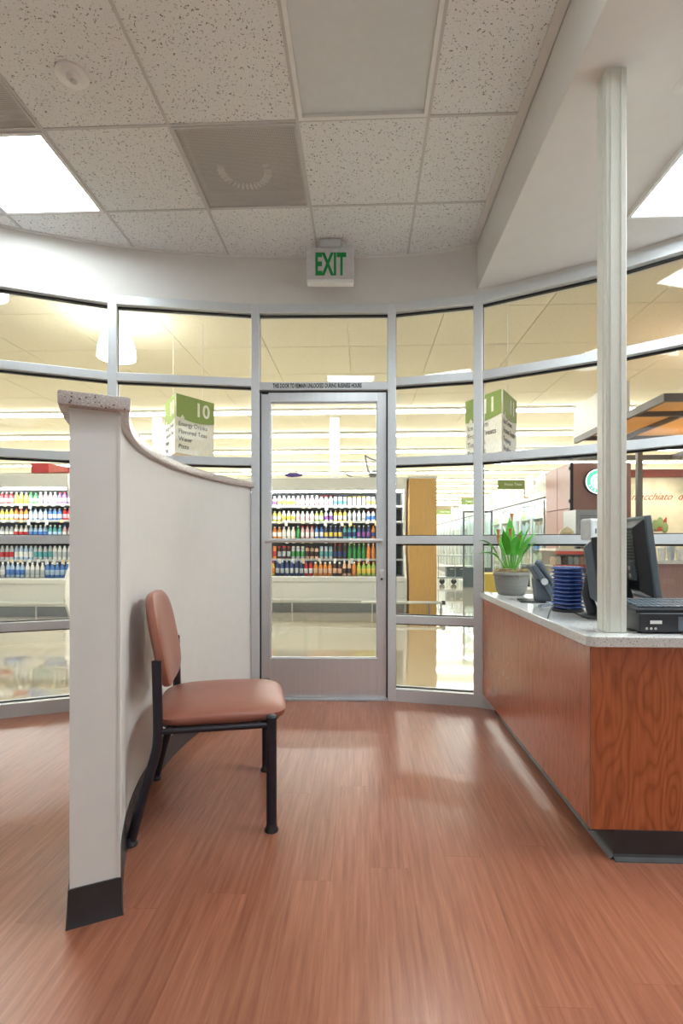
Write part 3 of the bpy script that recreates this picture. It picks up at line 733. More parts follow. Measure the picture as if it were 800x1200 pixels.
# monitors
def monitor(name, label, X, D, heading, w, h, zc, th, m_back, m_edge, vents):
    x, y, z = desk_at(X, D)
    t = thing(name, label, 'monitor', (x, y, ZT), heading, 'desk monitors')    # local: screen faces +x, width along y
    m = MB(); m.T = Matrix.Translation((0, 0, zc-ZT)) @ Matrix.Rotation(math.radians(-7), 4, 'Y'); T = m.T
    m.box(-.012, .012, -w/2, w/2, -h/2, h/2); m.build('bezel', m_edge, t, bevel=.004)
    m = MB(); m.T = T; a_ = [(-w/2+.012, -h/2+.012), (w/2-.012, -h/2+.012), (w/2-.012, h/2-.012), (-w/2+.012, h/2-.012)]; s_ = .80
    m.add([(-.012, y_, z_) for y_, z_ in a_]+[(-th, y_*s_, z_*s_) for y_, z_ in a_], [(0, 1, 2, 3), (7, 6, 5, 4)]+[(i, 4+i, 4+(i+1) % 4, (i+1) % 4) for i in range(4)])
    m.build('back_shell', m_back, t, bevel=.004)
    m = MB(); m.T = T; m.box(.0122, .0135, -w/2+.018, w/2-.018, -h/2+.022, h/2-.018); m.build('screen', M('screen_black', (.01, .012, .016), .12), t)
    if vents:
        for k in range(16):
            z_ = h*.5*.74-k*h*.038
            m = MB(); m.T = T; m.box(-th-.003, -th+.001, -w*.36, w*.36, z_-.0022, z_+.0022); m.build('vent_slat', m_edge, t)
        m = MB(); m.T = T; m.box(-th-.012, -th+.002, -w*.33, -w*.14, -h*.25, -h*.02); pp = m.build('port_panel', m_edge, t, bevel=.002)
        for q in (-.19, -.10):
            m = MB(); m.T = T; m.box(-th-.0135, -th-.011, -w*.26, -w*.21, h*q-.008, h*q+.008); m.build('socket', lgrey, pp)
    MB().tube([(-.03, 0, zc-ZT-.01), (-.045, 0, (zc-ZT)*.5), (-.02, 0, .02)], [.018, .02, .024], 12).build('stand_neck', blackp, t, smooth='auto')
    MB().lathe([(.068, 0), (.071, .004), (.065, .012), (.03, .02)], (0, 0, 0), 28).build('stand_base', blackp, t, smooth='auto')
    return t
monitor('desk_monitor', 'dark desk monitor seen edge-on left of the column', 1.092, 2.19, AL+math.radians(-25), .26, .285, .965, .045, greyp, blackp, False)
monitor('desk_monitor', 'black desk monitor seen from behind right of the column', 1.245, 2.17, AL+math.radians(-10), .34, .34, 1.022, .05, blackp, greyp, True)
x, y, z = desk_at(1.29, 2.60)
t = thing('pole_display', 'pale grey customer display head on a pole behind the monitors', 'display', (x, y, ZT), AL+.25)
MB().tube([(0, 0, .01), (0, 0, .34)], .014, 12).build('pole', lgrey, t, smooth='auto')
MB().lathe([(.06, 0), (.06, .008), (.03, .014)], seg=24).build('base', lgrey, t)
hd = B(-.07, .10, -.04, .04, .33, .44).build('head', lgrey, t, bevel=.012)
for k in range(7): B(-.045+.014*k, -.037+.014*k, -.042, -.039, .365, .39).build('vent_slot', greyp, hd)
# cash box and keyboard
x, y, z = desk_at(1.02, 1.80)
t = thing('cash_drawer', 'low black cash drawer box beside the column', 'cash drawer', (x+.02, y, ZT), 0)
B(0, .42, -.005, .175, .006, .072).build('body', blackp, t, bevel=.004)
for k, (a_, b_) in enumerate(((.012, .02), (.40, .02), (.012, .16), (.40, .16))): MB().cyl((a_, b_, 0), (a_, b_, .007), .008, 10).build('foot', blackm, t)
B(.035, .075, -.0062, -.005, .035, .047).build('sticker', whitep, t)
for q in (.02, .035, .05): MB().cyl((q, -.012, .020), (q, -.004, .020), .005, 10).build('connector', chrome, t)
B(.13, .4, -.0062, -.005, .012, .06).build('drawer_front', greyp, t, bevel=.001)
kb = thing('keyboard', 'black computer keyboard resting on the cash drawer', 'keyboard', (x+.015, y+.0, ZT+.0725), 0)
m = MB(); m.prism_x([(-.0+.01, 0), (.17, 0), (.17, .03), (.01, .012)], 0, .40); m.build('tray', blackp, kb, bevel=.002)
ky = None
for r_ in range(5):
    for c_ in range(17):
        if ky is None:
            ky = B(0, .018, 0, .022, 0, .008).build('key', greyp, kb)
            o = ky
        else: o = ky.copy(); C.objects.link(o)
        yy = .02+r_*.028; o.location = (.012+c_*.0222, yy, .0125+(yy-.01)/.16*.018); o.rotation_euler = (.112, 0, 0)
tag(B(x+.11, x+.25, y-.002, y+.006, ZT+.073, ZT+.0735).build('paper_slip', whitep), 'white paper slip lying on the cash drawer edge', 'paper') if False else None
# ------------------------------------------------------------------ the store: shell
SZ = 3.98
stw = M('store_wall', (.78, .74, .64), .8, var=.02, scale=3)
for nm, b, lab in (('wall_store_far', (-17, 17, 44, 44.2, -.14, SZ+.1), 'far wall of the store'), ('wall_store_left', (-17.2, -17, 1.2, 44, -.14, SZ+.1), 'left side wall of the store'), ('wall_store_right', (17, 17.2, 1.2, 44, -.14, SZ+.1), 'right side wall of the store')):
    tag(B(*b).build(nm, stw), lab, 'wall', kind='structure')
sc2 = B(-17, 17, 1.2, 44, SZ+.02, SZ+.08).build('ceiling_store', M('store_ceiling', (.76, .71, .58), .85, var=.03, scale=2))
tag(sc2, 'high cream tiled ceiling of the store beyond the glass', 'ceiling', kind='structure')
pnl = None
scm = M('store_ceiling_tile', (.76, .71, .57), .85, var=.05, scale=40)
for i in range(-8, 8):
    for j in range(0, 7):
        x0 = i*1.22-.2; y0 = 3.9+j*1.22
        if pnl is None: pnl = B(.006, 1.214, .006, 1.214, SZ, SZ+.02).build('ceiling_panel', scm, sc2); o = pnl
        else: o = pnl.copy(); C.objects.link(o)
        o.location = (x0, y0, 0)
# strip lights running across the store
ords = ['nearest', 'second nearest', 'third nearest', 'fourth', 'fifth', 'sixth', 'seventh', 'eighth', 'ninth', 'tenth', 'eleventh', 'furthest']
st0 = None
for k in range(12):
    yy = 11.1+2.42*k+.0
    t = thing('strip_light', '%s long fluorescent strip light across the store ceiling' % ords[k], 'light', (0, yy, SZ), 0, 'store strip lights')
    if st0 is None:
        a_ = B(-15, 15, -.09, .09, -.05, 0).build('housing', whitep, t); b_ = B(-15, 15, -.075, .075, -.085, -.05).build('lamp', strip_m, t); st0 = (a_, b_)
    else:
        for s_ in st0: c_ = s_.copy(); C.objects.link(c_); c_.parent = t
# high-bay pendants
hb0 = None
def highbay(x, y, lab):
    t = thing('pendant_lamp', lab, 'lamp', (x, y, SZ), 0, 'store pendant lamps')
    MB().lathe([(.08, 0), (.08, -.10), (.07, -.12), (.03, -.14)], seg=20).build('ballast', whitep, t, smooth='auto')
    MB().lathe([(.05, -.12), (.06, -.16), (.12, -.20), (.19, -.29), (.225, -.42), (.23, -.54), (.222, -.54), (.215, -.42), (.18, -.29), (.11, -.21), (.02, -.19)], seg=28).build('shade', M('lamp_acrylic', (1, .97, .90), .3, emit=11.0), t, smooth='auto')
    MB().lathe([(.02, -.26), (.11, -.30), (.15, -.40), (.15, -.50), (.10, -.525), (.02, -.53)], seg=20).build('bulb', bay_m, t, smooth='auto')
x, y = W(-2.86, 6.55); highbay(x, y, 'dome pendant lamp hanging in the store above the partition')
for q, l_ in (((.6, 4.55), 'just outside the door'), ((-3.6, 4.7), 'just outside the left windows'), ((5.4, 7.3), 'above the kiosk canopy'), ((8.5, 7.0), 'right of the coffee kiosk'), ((-8.8, 6.6), 'over the far left cooler')): highbay(*q, 'unseen dome pendant lamp added for light above the glazing, '+l_)  # pendants added out of view to light the store front and canopy
for X, D, lab in ((-4.22, 11.9, 'square white store column behind the partition'), (-.16, 11.9, 'square white store column behind the cooler')):
    x, y = W(X, D); tag(B(-.11, .11, -.11, .11, 0, SZ+.035).build('store_column', whitep, None, bevel=.01), lab, 'column').location = (x, y, -.035)
# ------------------------------------------------------------------ aisle signs
grn = M('sign_green', (.24, .34, .085), .55); sgw = M('sign_white', (.84, .84, .80), .55); sgt = M('sign_text', (.10, .10, .10), .6); tan = M('sign_tan', (.52, .36, .18), .6)
def aisle_sign(X, D, zt, h, p_left, p_right, num, lines, label):
    x, y = W(X, D); t = thing('aisle_sign', label, 'sign', (x, y, zt-h), 0, 'hanging aisle signs')
    c0 = Vector((0, 0)); c1 = Vector(W(*p_right))-Vector((x, y)); c2 = Vector(W(*p_left))-Vector((x, y))
    B_ = MB().prism([tuple(c0), tuple(c1), tuple(c2)], .004, h); B_.build('panel_body', sgw, t)
    MB().prism([tuple(c0*1), tuple(c1), tuple(c2)], 0, .004).build('bottom_board', tan, t)
    MB().tube([(0, -.004, 0), (0, -.004, h)], .008, 8).build('corner_edge', sgw, t)
    MB().tube([(-.006, -.012, 0), (-.006, -.012, h*.78)], .003, 6).build('corner_strip', tan, t)
    cen = (c1+c2)/3
    for c_ in (c1, c2): 
        q = cen+(c_-cen)*.6; MB().tube([(q.x, q.y, h), (q.x, q.y, SZ-zt+h)], .004, 6).build('hanger_rod', whitep, t)
    for (s, e) in ((c0, c1), (c2, c0)):
        dv = (e-s); Ln = dv.length; dv.normalize(); nn = Vector((dv.y, -dv.x))
        o_ = s+nn*.003
        Mx = frameM((o_.x, o_.y, 0), (dv.x, dv.y, 0), (0, 0, 1))
        m = MB(); m.T = Mx; n_ = 10
        top = h*.995; yb = [h*(.60+.035*math.sin((i/n_)*PI*1.3+2.6)) for i in range(n_+1)]
        m.add([(Ln*i/n_, yb[i], 0) for i in range(n_+1)]+[(Ln*i/n_, top, 0) for i in range(n_+1)]+[(Ln*i/n_, yb[i], .002) for i in range(n_+1)]+[(Ln*i/n_, top, .002) for i in range(n_+1)],
              [f for i in range(n_) for f in ((2*n_+2+i, 2*n_+3+i, 3*n_+4+i, 3*n_+3+i), (i+1, i, n_+1+i, n_+2+i), (i, i+1, 2*n_+3+i, 2*n_+2+i))])
        hd_ = m.build('header_panel', grn, t)
        text('number', num, h*.33, sgw, hd_, Mx @ Matrix.Translation((Ln*.47, h*.69, .0025)), .001, bold=.005)
        lf = MB(); lf.T = Mx @ Matrix.Translation((Ln*.16, h*.60, .003))
        for a_ in (20, 55, 90, 125, 160):
            c_, s_ = math.cos(math.radians(a_)), math.sin(math.radians(a_)); l_ = .034 if a_ != 90 else .05
            lf.add([(0, 0, 0), (c_*l_*.5+s_*.016, s_*l_*.5-c_*.016, 0), (c_*l_, s_*l_, 0), (c_*l_*.5-s_*.016, s_*l_*.5+c_*.016, 0)], [(0, 1, 2, 3)])
        lf.build('leaf_emblem', sgw, hd_)
        text('lettering', '\n'.join(lines), h*(.105 if num == '10' else .12), sgt, t, Mx @ Matrix.Translation((Ln*.06, h*.47, .001)), .001, line=1.2)
aisle_sign(-2.059, 6.4, 2.955, .745, (-2.36, 6.90), (-1.706, 6.88), '10', ['Energy Drinks', 'Flavored Teas', 'Water', 'Pizza'], 'hanging three-sided aisle sign listing energy drinks and pizza, above the partition')
aisle_sign(1.78, 5.7, 2.80, .70, (1.505, 6.24), (2.11, 6.215), '11', ['Ice Cream', 'Frozen Treats', 'Toppings', 'Breakfast'], 'hanging three-sided aisle sign listing ice cream, above the potted plant')
# ------------------------------------------------------------------ drink coolers
SHELF = [.55, .82, 1.16, 1.45, 1.71]
dark_in = M('cooler_interior', (.045, .05, .06), .5); cw = M('cooler_white', (.80, .81, .78), .4, var=.02); galv = M('galvanised_kick', (.32, .33, .33), .35, .7)
F0 = -.035
tagm = [M('price_white', (.88, .87, .82), .6), M('price_yellow', (.92, .72, .38), .6)]
def cooler(x0, x1, y0, label, split):
    t = thing('drink_cooler', label, 'cooler', (x0, y0, F0), 0, 'open drink coolers'); w = x1-x0; zf = -F0
    B(.03, w-.03, .85, .90, .16, 2.16+zf).build('back_panel', dark_in, t)
    B(.03, w-.03, .14, .85, 0, .16).build('kick_plate', galv, t)
    B(.03, w-.03, 0, .85, .16+zf*0, .50).build('front_tub', cw, t, bevel=.01)
    B(.0, w, -.05, 0, .195, .235).build('bumper_rail', cw, t, bevel=.01)
    B(.03, w-.03, -.02, .07, .50, .585).build('front_lip', cw, t, bevel=.012)
    B(.03, w-.03, .07, .85, .50, .55+zf).build('bottom_deck', dark_in, t)
    cn = MB(); cn.prism_x([(.06, 2.0), (.10, 1.98), (.90, 1.98), (.90, 2.195), (.12, 2.195), (.06, 2.17)], .03, w-.03); cn.build('canopy', cw, t)
    B(.06, w-.06, .16, .22, 1.955, 1.98).build('canopy_lamp', case_l, t)
    for xx in (0, w-.035):
        e = MB(); e.prism_x([(.10, 0), (.90, 0), (.90, 2.195), (.10, 2.195), (.02, 2.15), (.03, 2.0), (.13, 1.8), (.2, 1.3), (.19, .95), (.10, .75), (-.03, .56), (-.04, .3), (.0, .2)][::-1], xx, xx+.035); e.build('end_panel', cw, t)
    sh = []
    for k, z in enumerate(SHELF):
        dep = .22+.02*(4-k) if k else .07
        z_ = z+zf
        if k:
            s_ = B(.04, w-.04, .36-.045*(4-k)*0-.0, .85, z_-.025, z_).build('shelf', M('shelf_steel', (.35, .36, .37), .4), t)
            B(.04, w-.04, .345, .36, z_-.026, z_+.006).build('price_rail', lgrey, s_)
            pt_ = None; n_ = int((w-.1)/.135)
            for q in range(n_):
                if random.random() < .28: continue
                xx = .07+q*.135+random.uniform(-.02, .02); kind = 0 if random.random() < .55 else 1; hh = .05 if random.random() < .5 else .085
                B(xx, xx+.05, .341, .345, z_+.01-hh, z_+.01).build('price_tag', tagm[kind], s_)
        sh.append((z_, .40 if k else .20))
    if split: B(split-.02-x0, split+.02-x0, .70, .85, .6, 1.98).build('upright', dark_in, t)
    for xx in (w*.33, w*.8): MB().cyl((xx, .05, 0), (xx, .05, .17), .012, 8).build('leg', cw, t)
    return t, sh
BP = {'slim': [(.026, 0), (.030, .005), (.030, .12), (.027, .14), (.013, .17), (.012, .178)], 'wide': [(.030, 0), (.034, .006), (.034, .11), (.030, .13), (.016, .155), (.015, .162)], 'water': [(.028, 0), (.031, .005), (.029, .06), (.031, .10), (.029, .13), (.013, .165), (.012, .172)], 'can': [(.025, 0), (.030, .008), (.030, .13), (.026, .14), (.024, .142)]}
BM = {}
for kd, pf in BP.items():
    m = MB(); m.mi = 0; m.lathe(pf, seg=10)
    rmax = max(r for r, z in pf)
    m.mi = 1; m.lathe([(rmax+.0008, .035), (rmax+.0012, .036), (rmax+.0012, .098), (rmax+.0008, .099)], seg=10)
    m.mi = 2
    r_, z_ = pf[-1]; m.lathe([(r_+.003, z_), (r_+.003, z_+.02), (r_+.001, z_+.022)], seg=10)
    o = m.build('drink_bottle', [leafm, leafm, leafm]); me = o.data; me.shade_smooth(); me.set_sharp_from_angle(angle=.8); bpy.data.objects.remove(o); BM[kd] = me
COL = {'pale pink': (.85, .50, .55), 'cream': (.86, .82, .70), 'yellow': (.88, .66, .10), 'orange': (.86, .30, .05), 'red': (.62, .03, .04), 'green': (.05, .38, .08), 'lime green': (.45, .66, .12), 'dark blue': (.03, .06, .22), 'blue': (.08, .24, .66), 'clear blue': (.45, .62, .82), 'white': (.88, .88, .86), 'dark brown': (.08, .03, .02), 'purple': (.30, .10, .40), 'clear grey': (.55, .60, .63), 'teal': (.10, .42, .46), 'peach': (.88, .55, .36)}
CM = {k: M('drink_'+k.replace(' ', '_'), v, .22, var=.1, scale=20, coat=.3) for k, v in COL.items()}
def bottle(x, y, z, kind, body, lab, cap, label, group, s=1):
    o = bpy.data.objects.new('drink_bottle', BM[kind]); C.objects.link(o)
    for i, c_ in enumerate((body, lab, cap)): o.material_slots[i].link = 'OBJECT'; o.material_slots[i].material = CM[c_]
    o.location = (x, y, z); o.scale = (1, 1, s) if s != 1 else (1, 1, 1); tag(o, label, 'bottle', group)
def stock(t, sh, x0, x1, plan, where):
    ord_ = ['bottom shelf', 'second lowest shelf', 'middle shelf', 'second highest shelf', 'top shelf']
    for k, (z_, dy) in enumerate(sh):
        x = x0
        i = 0; runs = plan[k]; tot = sum(r[0] for r in runs)
        n_ = int((x1-x0)/.079); seq = []
        for r in runs: seq += [r]*max(1, round(n_*r[0]/tot))
        seq = seq[:n_]; seen = {}
        for r in seq:
            rk = r[1:5]; same = sum(1 for q in seq if q[1:5] == rk); seen[rk] = seen.get(rk, 0)+1
            nth = '' if same == 1 else ['leftmost ', 'second ', 'third ', 'fourth ', 'fifth ', 'sixth ', 'seventh ', 'eighth '][seen[rk]-1]
            kind, body, lab, cap = r[1:5]
            s_ = {0: 1.25, 1: 1.3, 2: 1.12, 3: .98, 4: .95}[k]*random.uniform(.97, 1.03)
            bottle(x+.035, t.location.y+dy+random.uniform(0, .012), F0+z_+.00015, kind, body, lab, cap, '%s%s bottle, %s label, %s cap, %s, %s' % (nth, body, lab, cap, ord_[k], where), '%s bottles on the %s of %s' % (body, ord_[k], where), s_)
            x += .079
t1, sh1 = cooler(-2.05, .70, 8.24, 'open white drink cooler seen through the glass door', -.56)
plan1 = [[(2, 'wide', 'yellow', 'orange', 'red'), (5, 'slim', 'dark blue', 'clear grey', 'clear blue'), (2, 'slim', 'red', 'white', 'dark blue'), (3, 'wide', 'orange', 'peach', 'white'), (2, 'wide', 'dark brown', 'peach', 'white'), (2, 'slim', 'peach', 'dark brown', 'white'), (1, 'wide', 'orange', 'orange', 'white'), (3, 'wide', 'lime green', 'yellow', 'orange'), (1, 'wide', 'red', 'red', 'white'), (2, 'wide', 'red', 'white', 'red')],
         [(2, 'can', 'orange', 'red', 'orange'), (3, 'can', 'dark brown', 'clear grey', 'red'), (3, 'can', 'clear grey', 'green', 'white'), (3, 'can', 'peach', 'dark brown', 'dark brown'), (3, 'can', 'clear grey', 'teal', 'clear blue'), (3, 'slim', 'dark brown', 'dark blue', 'red'), (4, 'slim', 'green', 'green', 'lime green'), (2, 'slim', 'orange', 'orange', 'peach'), (3, 'slim', 'dark brown', 'red', 'red')],
         [(3, 'wide', 'orange', 'white', 'peach'), (3, 'wide', 'cream', 'white', 'white'), (1, 'slim', 'green', 'green', 'white'), (3, 'slim', 'pale pink', 'white', 'red'), (2, 'slim', 'blue', 'white', 'dark blue'), (4, 'slim', 'dark blue', 'yellow', 'clear blue'), (3, 'slim', 'teal', 'dark blue', 'yellow'), (3, 'slim', 'dark blue', 'purple', 'white'), (2, 'slim', 'orange', 'dark blue', 'orange'), (2, 'slim', 'blue', 'yellow', 'dark blue')],
         [(3, 'wide', 'yellow', 'cream', 'white'), (3, 'wide', 'cream', 'yellow', 'white'), (4, 'wide', 'cream', 'pale pink', 'white'), (2, 'wide', 'lime green', 'white', 'white'), (2, 'slim', 'white', 'purple', 'white'), (3, 'slim', 'yellow', 'white', 'white'), (4, 'slim', 'white', 'clear grey', 'white'), (3, 'slim', 'white', 'blue', 'red'), (2, 'slim', 'teal', 'white', 'red')],
         [(2, 'wide', 'white', 'purple', 'white'), (4, 'wide', 'cream', 'yellow', 'white'), (5, 'wide', 'pale pink', 'white', 'white'), (3, 'wide', 'white', 'pale pink', 'red'), (3, 'can', 'white', 'teal', 'white'), (4, 'can', 'cream', 'white', 'yellow'), (4, 'can', 'white', 'yellow', 'white'), (2, 'slim', 'dark brown', 'yellow', 'yellow')]]
stock(t1, sh1, -1.60, .66, plan1, 'cooler behind door')
t2, sh2 = cooler(-7.0, -4.47, 7.6, 'open white drink cooler at the far left beyond the glass', None)
plan2 = [[(3, 'water', 'clear grey', 'white', 'white'), (4, 'water', 'clear blue', 'blue', 'white'), (4, 'water', 'white', 'clear grey', 'white'), (5, 'water', 'blue', 'clear blue', 'white')],
         [(3, 'water', 'clear grey', 'red', 'white'), (4, 'water', 'clear blue', 'white', 'white'), (4, 'water', 'clear grey', 'teal', 'dark blue'), (4, 'water', 'white', 'clear grey', 'white')],
         [(3, 'water', 'clear grey', 'white', 'dark blue'), (3, 'water', 'white', 'red', 'white'), (4, 'water', 'clear blue', 'blue', 'white'), (3, 'water', 'teal', 'clear blue', 'white'), (3, 'water', 'pale pink', 'white', 'blue')],
         [(3, 'water', 'yellow', 'white', 'white'), (3, 'slim', 'orange', 'white', 'red'), (4, 'water', 'clear blue', 'white', 'clear blue'), (3, 'water', 'blue', 'white', 'white'), (2, 'slim', 'red', 'pale pink', 'white')],
         [(3, 'slim', 'red', 'white', 'pale pink'), (3, 'slim', 'yellow', 'yellow', 'white'), (2, 'slim', 'green', 'white', 'green'), (4, 'slim', 'pale pink', 'white', 'white'), (4, 'slim', 'purple', 'white', 'red')]]
stock(t2, sh2, -5.80, -4.52, plan2, 'far left cooler')
# wood end of the cooler with bumper
t = thing('cooler_end_cabinet', 'tall yellow oak end cabinet beside the drink cooler', 'cabinet', (.73, 8.14, F0))
B(0, .43, 0, 1.0, 0, 2.14).build('body', MT['oak_yellow'], t, bevel=.004)
B(-.02, .44, -.01, 1.0, 2.14, 2.18).build('top_cap', cw, t, bevel=.004)
rl = MB().tube([(-.75, -.10, .20), (.50, -.10, .20)], .022, 12).build('bumper_rail', cw, t, smooth='auto')
MB().lathe([(.03, -.03), (.032, 0), (.03, .03)], (.52, -.10, .20), 14).build('rail_end', blackp, rl)
for xx in (.30, .48): MB().cyl((xx, -.10, 0), (xx, -.10, .2), .014, 8).build('rail_leg', galv, rl)
# toppers on the coolers
zt = F0+2.195
t = thing('oval_sign', 'small purple oval sign standing on the cooler top', 'sign', (-1.14, 8.45, zt))
MB().ell((0, 0, .052), (.155, .02, .035), .9, .9, 28, 10).build('plate', M('sign_purple', (.13, .08, .38), .4), t, smooth='auto')
MB().tube([(-.02, 0, 0), (-.02, 0, .02)], .012, 8).build('foot', M('sign_purple', (.13, .08, .38)), t)
MB().tube([(.04+.03*math.cos(a_*.6), 0, .105+.03*math.sin(a_*.6)) for a_ in range(11)], .006, 6, closed=True).build('wire_loop', chrome, t)
t = thing('wire_rack', 'curved grey wire display rack standing on the cooler top', 'rack', (.12, 8.5, zt))
gm = M('rack_grey', (.25, .26, .27), .4, .4)
for yy in (-.08, .08):
    MB().tube([(-.08, yy, .36), (-.04, yy, .16), (0, yy, .04), (.06, yy, .012), (.32, yy, .012)], .012, 8).build('leg', gm, t, smooth='auto')
MB().tube([(-.08, -.08, .36), (0, -.08, .31), (.12, -.08, .27), (.32, -.08, .25)], .012, 8).build('arm', gm, t, smooth='auto')
B(.0, .34, -.08, .08, .04, .075).build('tray', gm, t, bevel=.01); B(.04, .34, -.07, .07, .10, .12).build('tray', gm, t, bevel=.008)
MB().tube([(-.42, -.02, .10), (-.36, -.02, .04), (-.28, -.02, .012), (-.1, -.02, .012)], .012, 8).build('hook', gm, t, smooth='auto')
t = thing('sign_topper', 'red box sign on top of the far left cooler', 'sign', (-5.10, 7.72, zt))
rm = M('sign_red', (.62, .07, .07), .5)
B(0, .26, 0, .26, .01, .16).build('front_box', rm, t, bevel=.003)
MB().prism_y([(.26, .01), (.56, .03), (.56, .085), (.26, .16)], .02, .24).build('tapered_arm', M('sign_coral', (.80, .22, .18), .5), t)
B(.56, .62, .02, .24, .01, .09).build('arm_end', rm, t)
MB().prism_y([(.27, .165), (.66, .10), (.66, .08), (.27, .14)], .245, .26).build('back_strip', cw, t)
# ------------------------------------------------------------------ freezer row on the right
fzp = glass('freezer_glass', (.86, .93, .92), .08, .6)
def freezer_proto():
    t = thing('freezer_case', 'x', 'freezer', (0, 0, F0), 0, 'glass door freezers')     # faces -x, runs along +y
    w = 2.36
    B(.72, .78, 0, w, .1, 2.05).build('back_panel', cw, t); B(.04, .78, 0, w, 0, .12).build('plinth', M('plinth_grey', (.3, .3, .3), .5), t)
    B(0, .78, 0, w, 1.98, 2.10).build('header', cw, t, bevel=.006); B(.02, .72, 0, .03, .12, 1.98).build('end_panel', cw, t); B(.02, .72, w-.03, w, .12, 1.98).build('end_panel', cw, t)
    B(-.012, 0, 0, w, 1.99, 2.02).build('trim_line', gask, t)
    B(.06, .10, .04, w-.04, 1.94, 1.975).build('case_lamp', case_l, t)
    for k in range(5):
        B(.14, .72, .03, w-.03, .32+.33*k, .335+.33*k).build('shelf', cw, t)
    m = MB(); ms_ = [CM[c] for c in ('white', 'clear blue', 'cream', 'pale pink', 'blue', 'peach', 'lime green', 'white')]
    for k in range(5):
        y = .05
        while y < w-.25:
            b_ = random.uniform(.12, .2); m.mi = random.randrange(8); m.box(.16, .4, y, y+b_-.01, .336+.33*k, .336+.33*k+random.uniform(.16, .27)); y += b_
    pr_ = m.build('packages', ms_, t); pr_['kind'] = 'stuff'
    for k in range(3):
        y0 = .03+k*.767
        f = MB(); e = .045
        f.box(-.02, .015, y0, y0+e, .14, 1.97); f.box(-.02, .015, y0+.755-e, y0+.755, .14, 1.97); f.box(-.02, .015, y0+e, y0+.755-e, 1.92, 1.97); f.box(-.02, .015, y0+e, y0+.755-e, .14, .2)
        dd = f.build('door', alum_f, t)
        B(-.006, .002, y0+e, y0+.755-e, .2, 1.92).build('pane', fzp, dd)
        MB().tube([(-.045, y0+.06, .8), (-.05, y0+.06, .9), (-.05, y0+.06, 1.3), (-.045, y0+.06, 1.4)], .012, 8).build('handle', alum, dd)
    for k in range(3):
        y0 = .08+k*.78; hh = .42+.08*(k % 2)
        pts_ = [(y0, 2.10), (y0+.62, 2.10), (y0+.62, 2.10+hh*.7), (y0+.5, 2.10+hh*.93), (y0+.31, 2.10+hh), (y0+.12, 2.10+hh*.93), (y0, 2.10+hh*.7)]
        MB().prism_x(pts_, .06, .09).build('topper_panel', sgw, t)
        MB().prism_x([(y0+.1, 2.16), (y0+.5, 2.16), (y0+.5, 2.3), (y0+.31, 2.38), (y0+.1, 2.3)], .052, .06).build('topper_print', M('topper_print', (.62, .70, .62), .5), t)
    return t
fz = freezer_proto()
for k in range(8):
    o = fz if k == 0 else copy_tree(fz)
    o.location = (3.52, 10.1+2.4*k, F0); o['label'] = '%s glass door freezer in the row along the right aisle' % ords[k]
for k, (yy, xx) in enumerate(((10.9, 3.09), (15.2, 3.14), (20.2, 3.14), (26, 3.14))):
    t = thing('category_sign', '%s green Frozen Treats sign above the freezer row' % ords[k], 'sign', (xx, yy, 0), 0, 'freezer category signs')
    B(-.27, .27, -.015, .015, 2.22, 2.40).build('board', grn, t, bevel=.004)
    text('lettering', 'Frozen Treats', .085, sgw, t, frameM((.05, -.017, 2.29), (1, 0, 0), (0, 0, 1)), .001, width=.36, bold=.001, align='CENTER')
    f = MB(); f.box(-.28, .29, -.01, .01, 2.40, 2.42); f.box(.27, .29, -.01, .01, 2.02, 2.40); f.box(.29, .37, -.01, .01, 2.03, 2.05); f.build('bracket', tan, t)
# stock cart in the aisle with crates
x0, y0 = (513-425)/603*14.2, 14.2
t = thing('stock_cart', 'steel stock cart on castors standing in the right aisle', 'cart', (x0, y0, F0))
f = MB()
for yy in (0, .5):
    f.tube([(0, yy, .20), (0, yy, .78)], .016, 8); f.tube([(0, yy, .78), (.95, yy, .78)], .014, 8); f.tube([(1.0, yy, .20), (1.0, yy, .78), (1.06, yy, .95), (1.16, yy, 1.0), (1.3, yy, 1.02)], .014, 8); f.tube([(.45, yy, .2), (.45, yy, .78)], .01, 8); f.tube([(1.0, yy, .5), (1.3, yy, .42)], .012, 8)
f.build('frame', M('cart_steel', (.33, .36, .38), .35, .6), t)
B(-.02, 1.3, 0, .5, .16, .20).build('deck', M('cart_steel', (.33, .36, .38)), t, bevel=.004)
B(.02, .98, .01, .49, .48, .50).build('upper_deck', M('cart_pale', (.7, .7, .66), .5), t)
for xx in (.1, .42, .80, 1.12):
    w_ = MB(); w_.cyl((xx, .03, .075), (xx, .07, .075), .075, 16); wh = w_.build('wheel', blackp, t, smooth='auto'); B(xx-.02, xx+.02, .01, .09, .10, .165).build('fork', galv, wh)
crm = M('crate_grey', (.08, .11, .13), .5)
for k, xx in enumerate((.24, .52)):
    c_ = thing('milk_crate', ['left dark plastic crate on the stock cart', 'right dark plastic crate on the stock cart'][k], 'crate', (x0+xx, y0+.1, F0+.2), 0, 'crates on the cart')
    f = MB(); f.box(0, .27, 0, .3, 0, .02); f.box(0, .27, 0, .015, .02, .27); f.box(0, .27, .285, .3, .02, .27); f.box(0, .015, .015, .285, .02, .27); f.box(.255, .27, .015, .285, .02, .27); f.build('tub', crm, c_)
    B(.09, .18, -.004, 0, .20, .225).build('handle_slot', lgrey, c_)
t = thing('freezer_door_open', 'dark framed glass freezer door standing open in the aisle', 'door', ((541-425)/603*13.3, 13.3, F0))
f = MB()
for q in ((0, .04, 0, 1.95), (.71, .75, 0, 1.95), (.04, .71, 1.91, 1.95), (.04, .71, 0, .50)): f.box(q[0], q[1], -.02, .02, q[2], q[3])
f.build('frame', M('door_charcoal', (.06, .08, .10), .4), t); B(.04, .71, -.004, .004, .5, 1.91).build('pane', fzp, t)
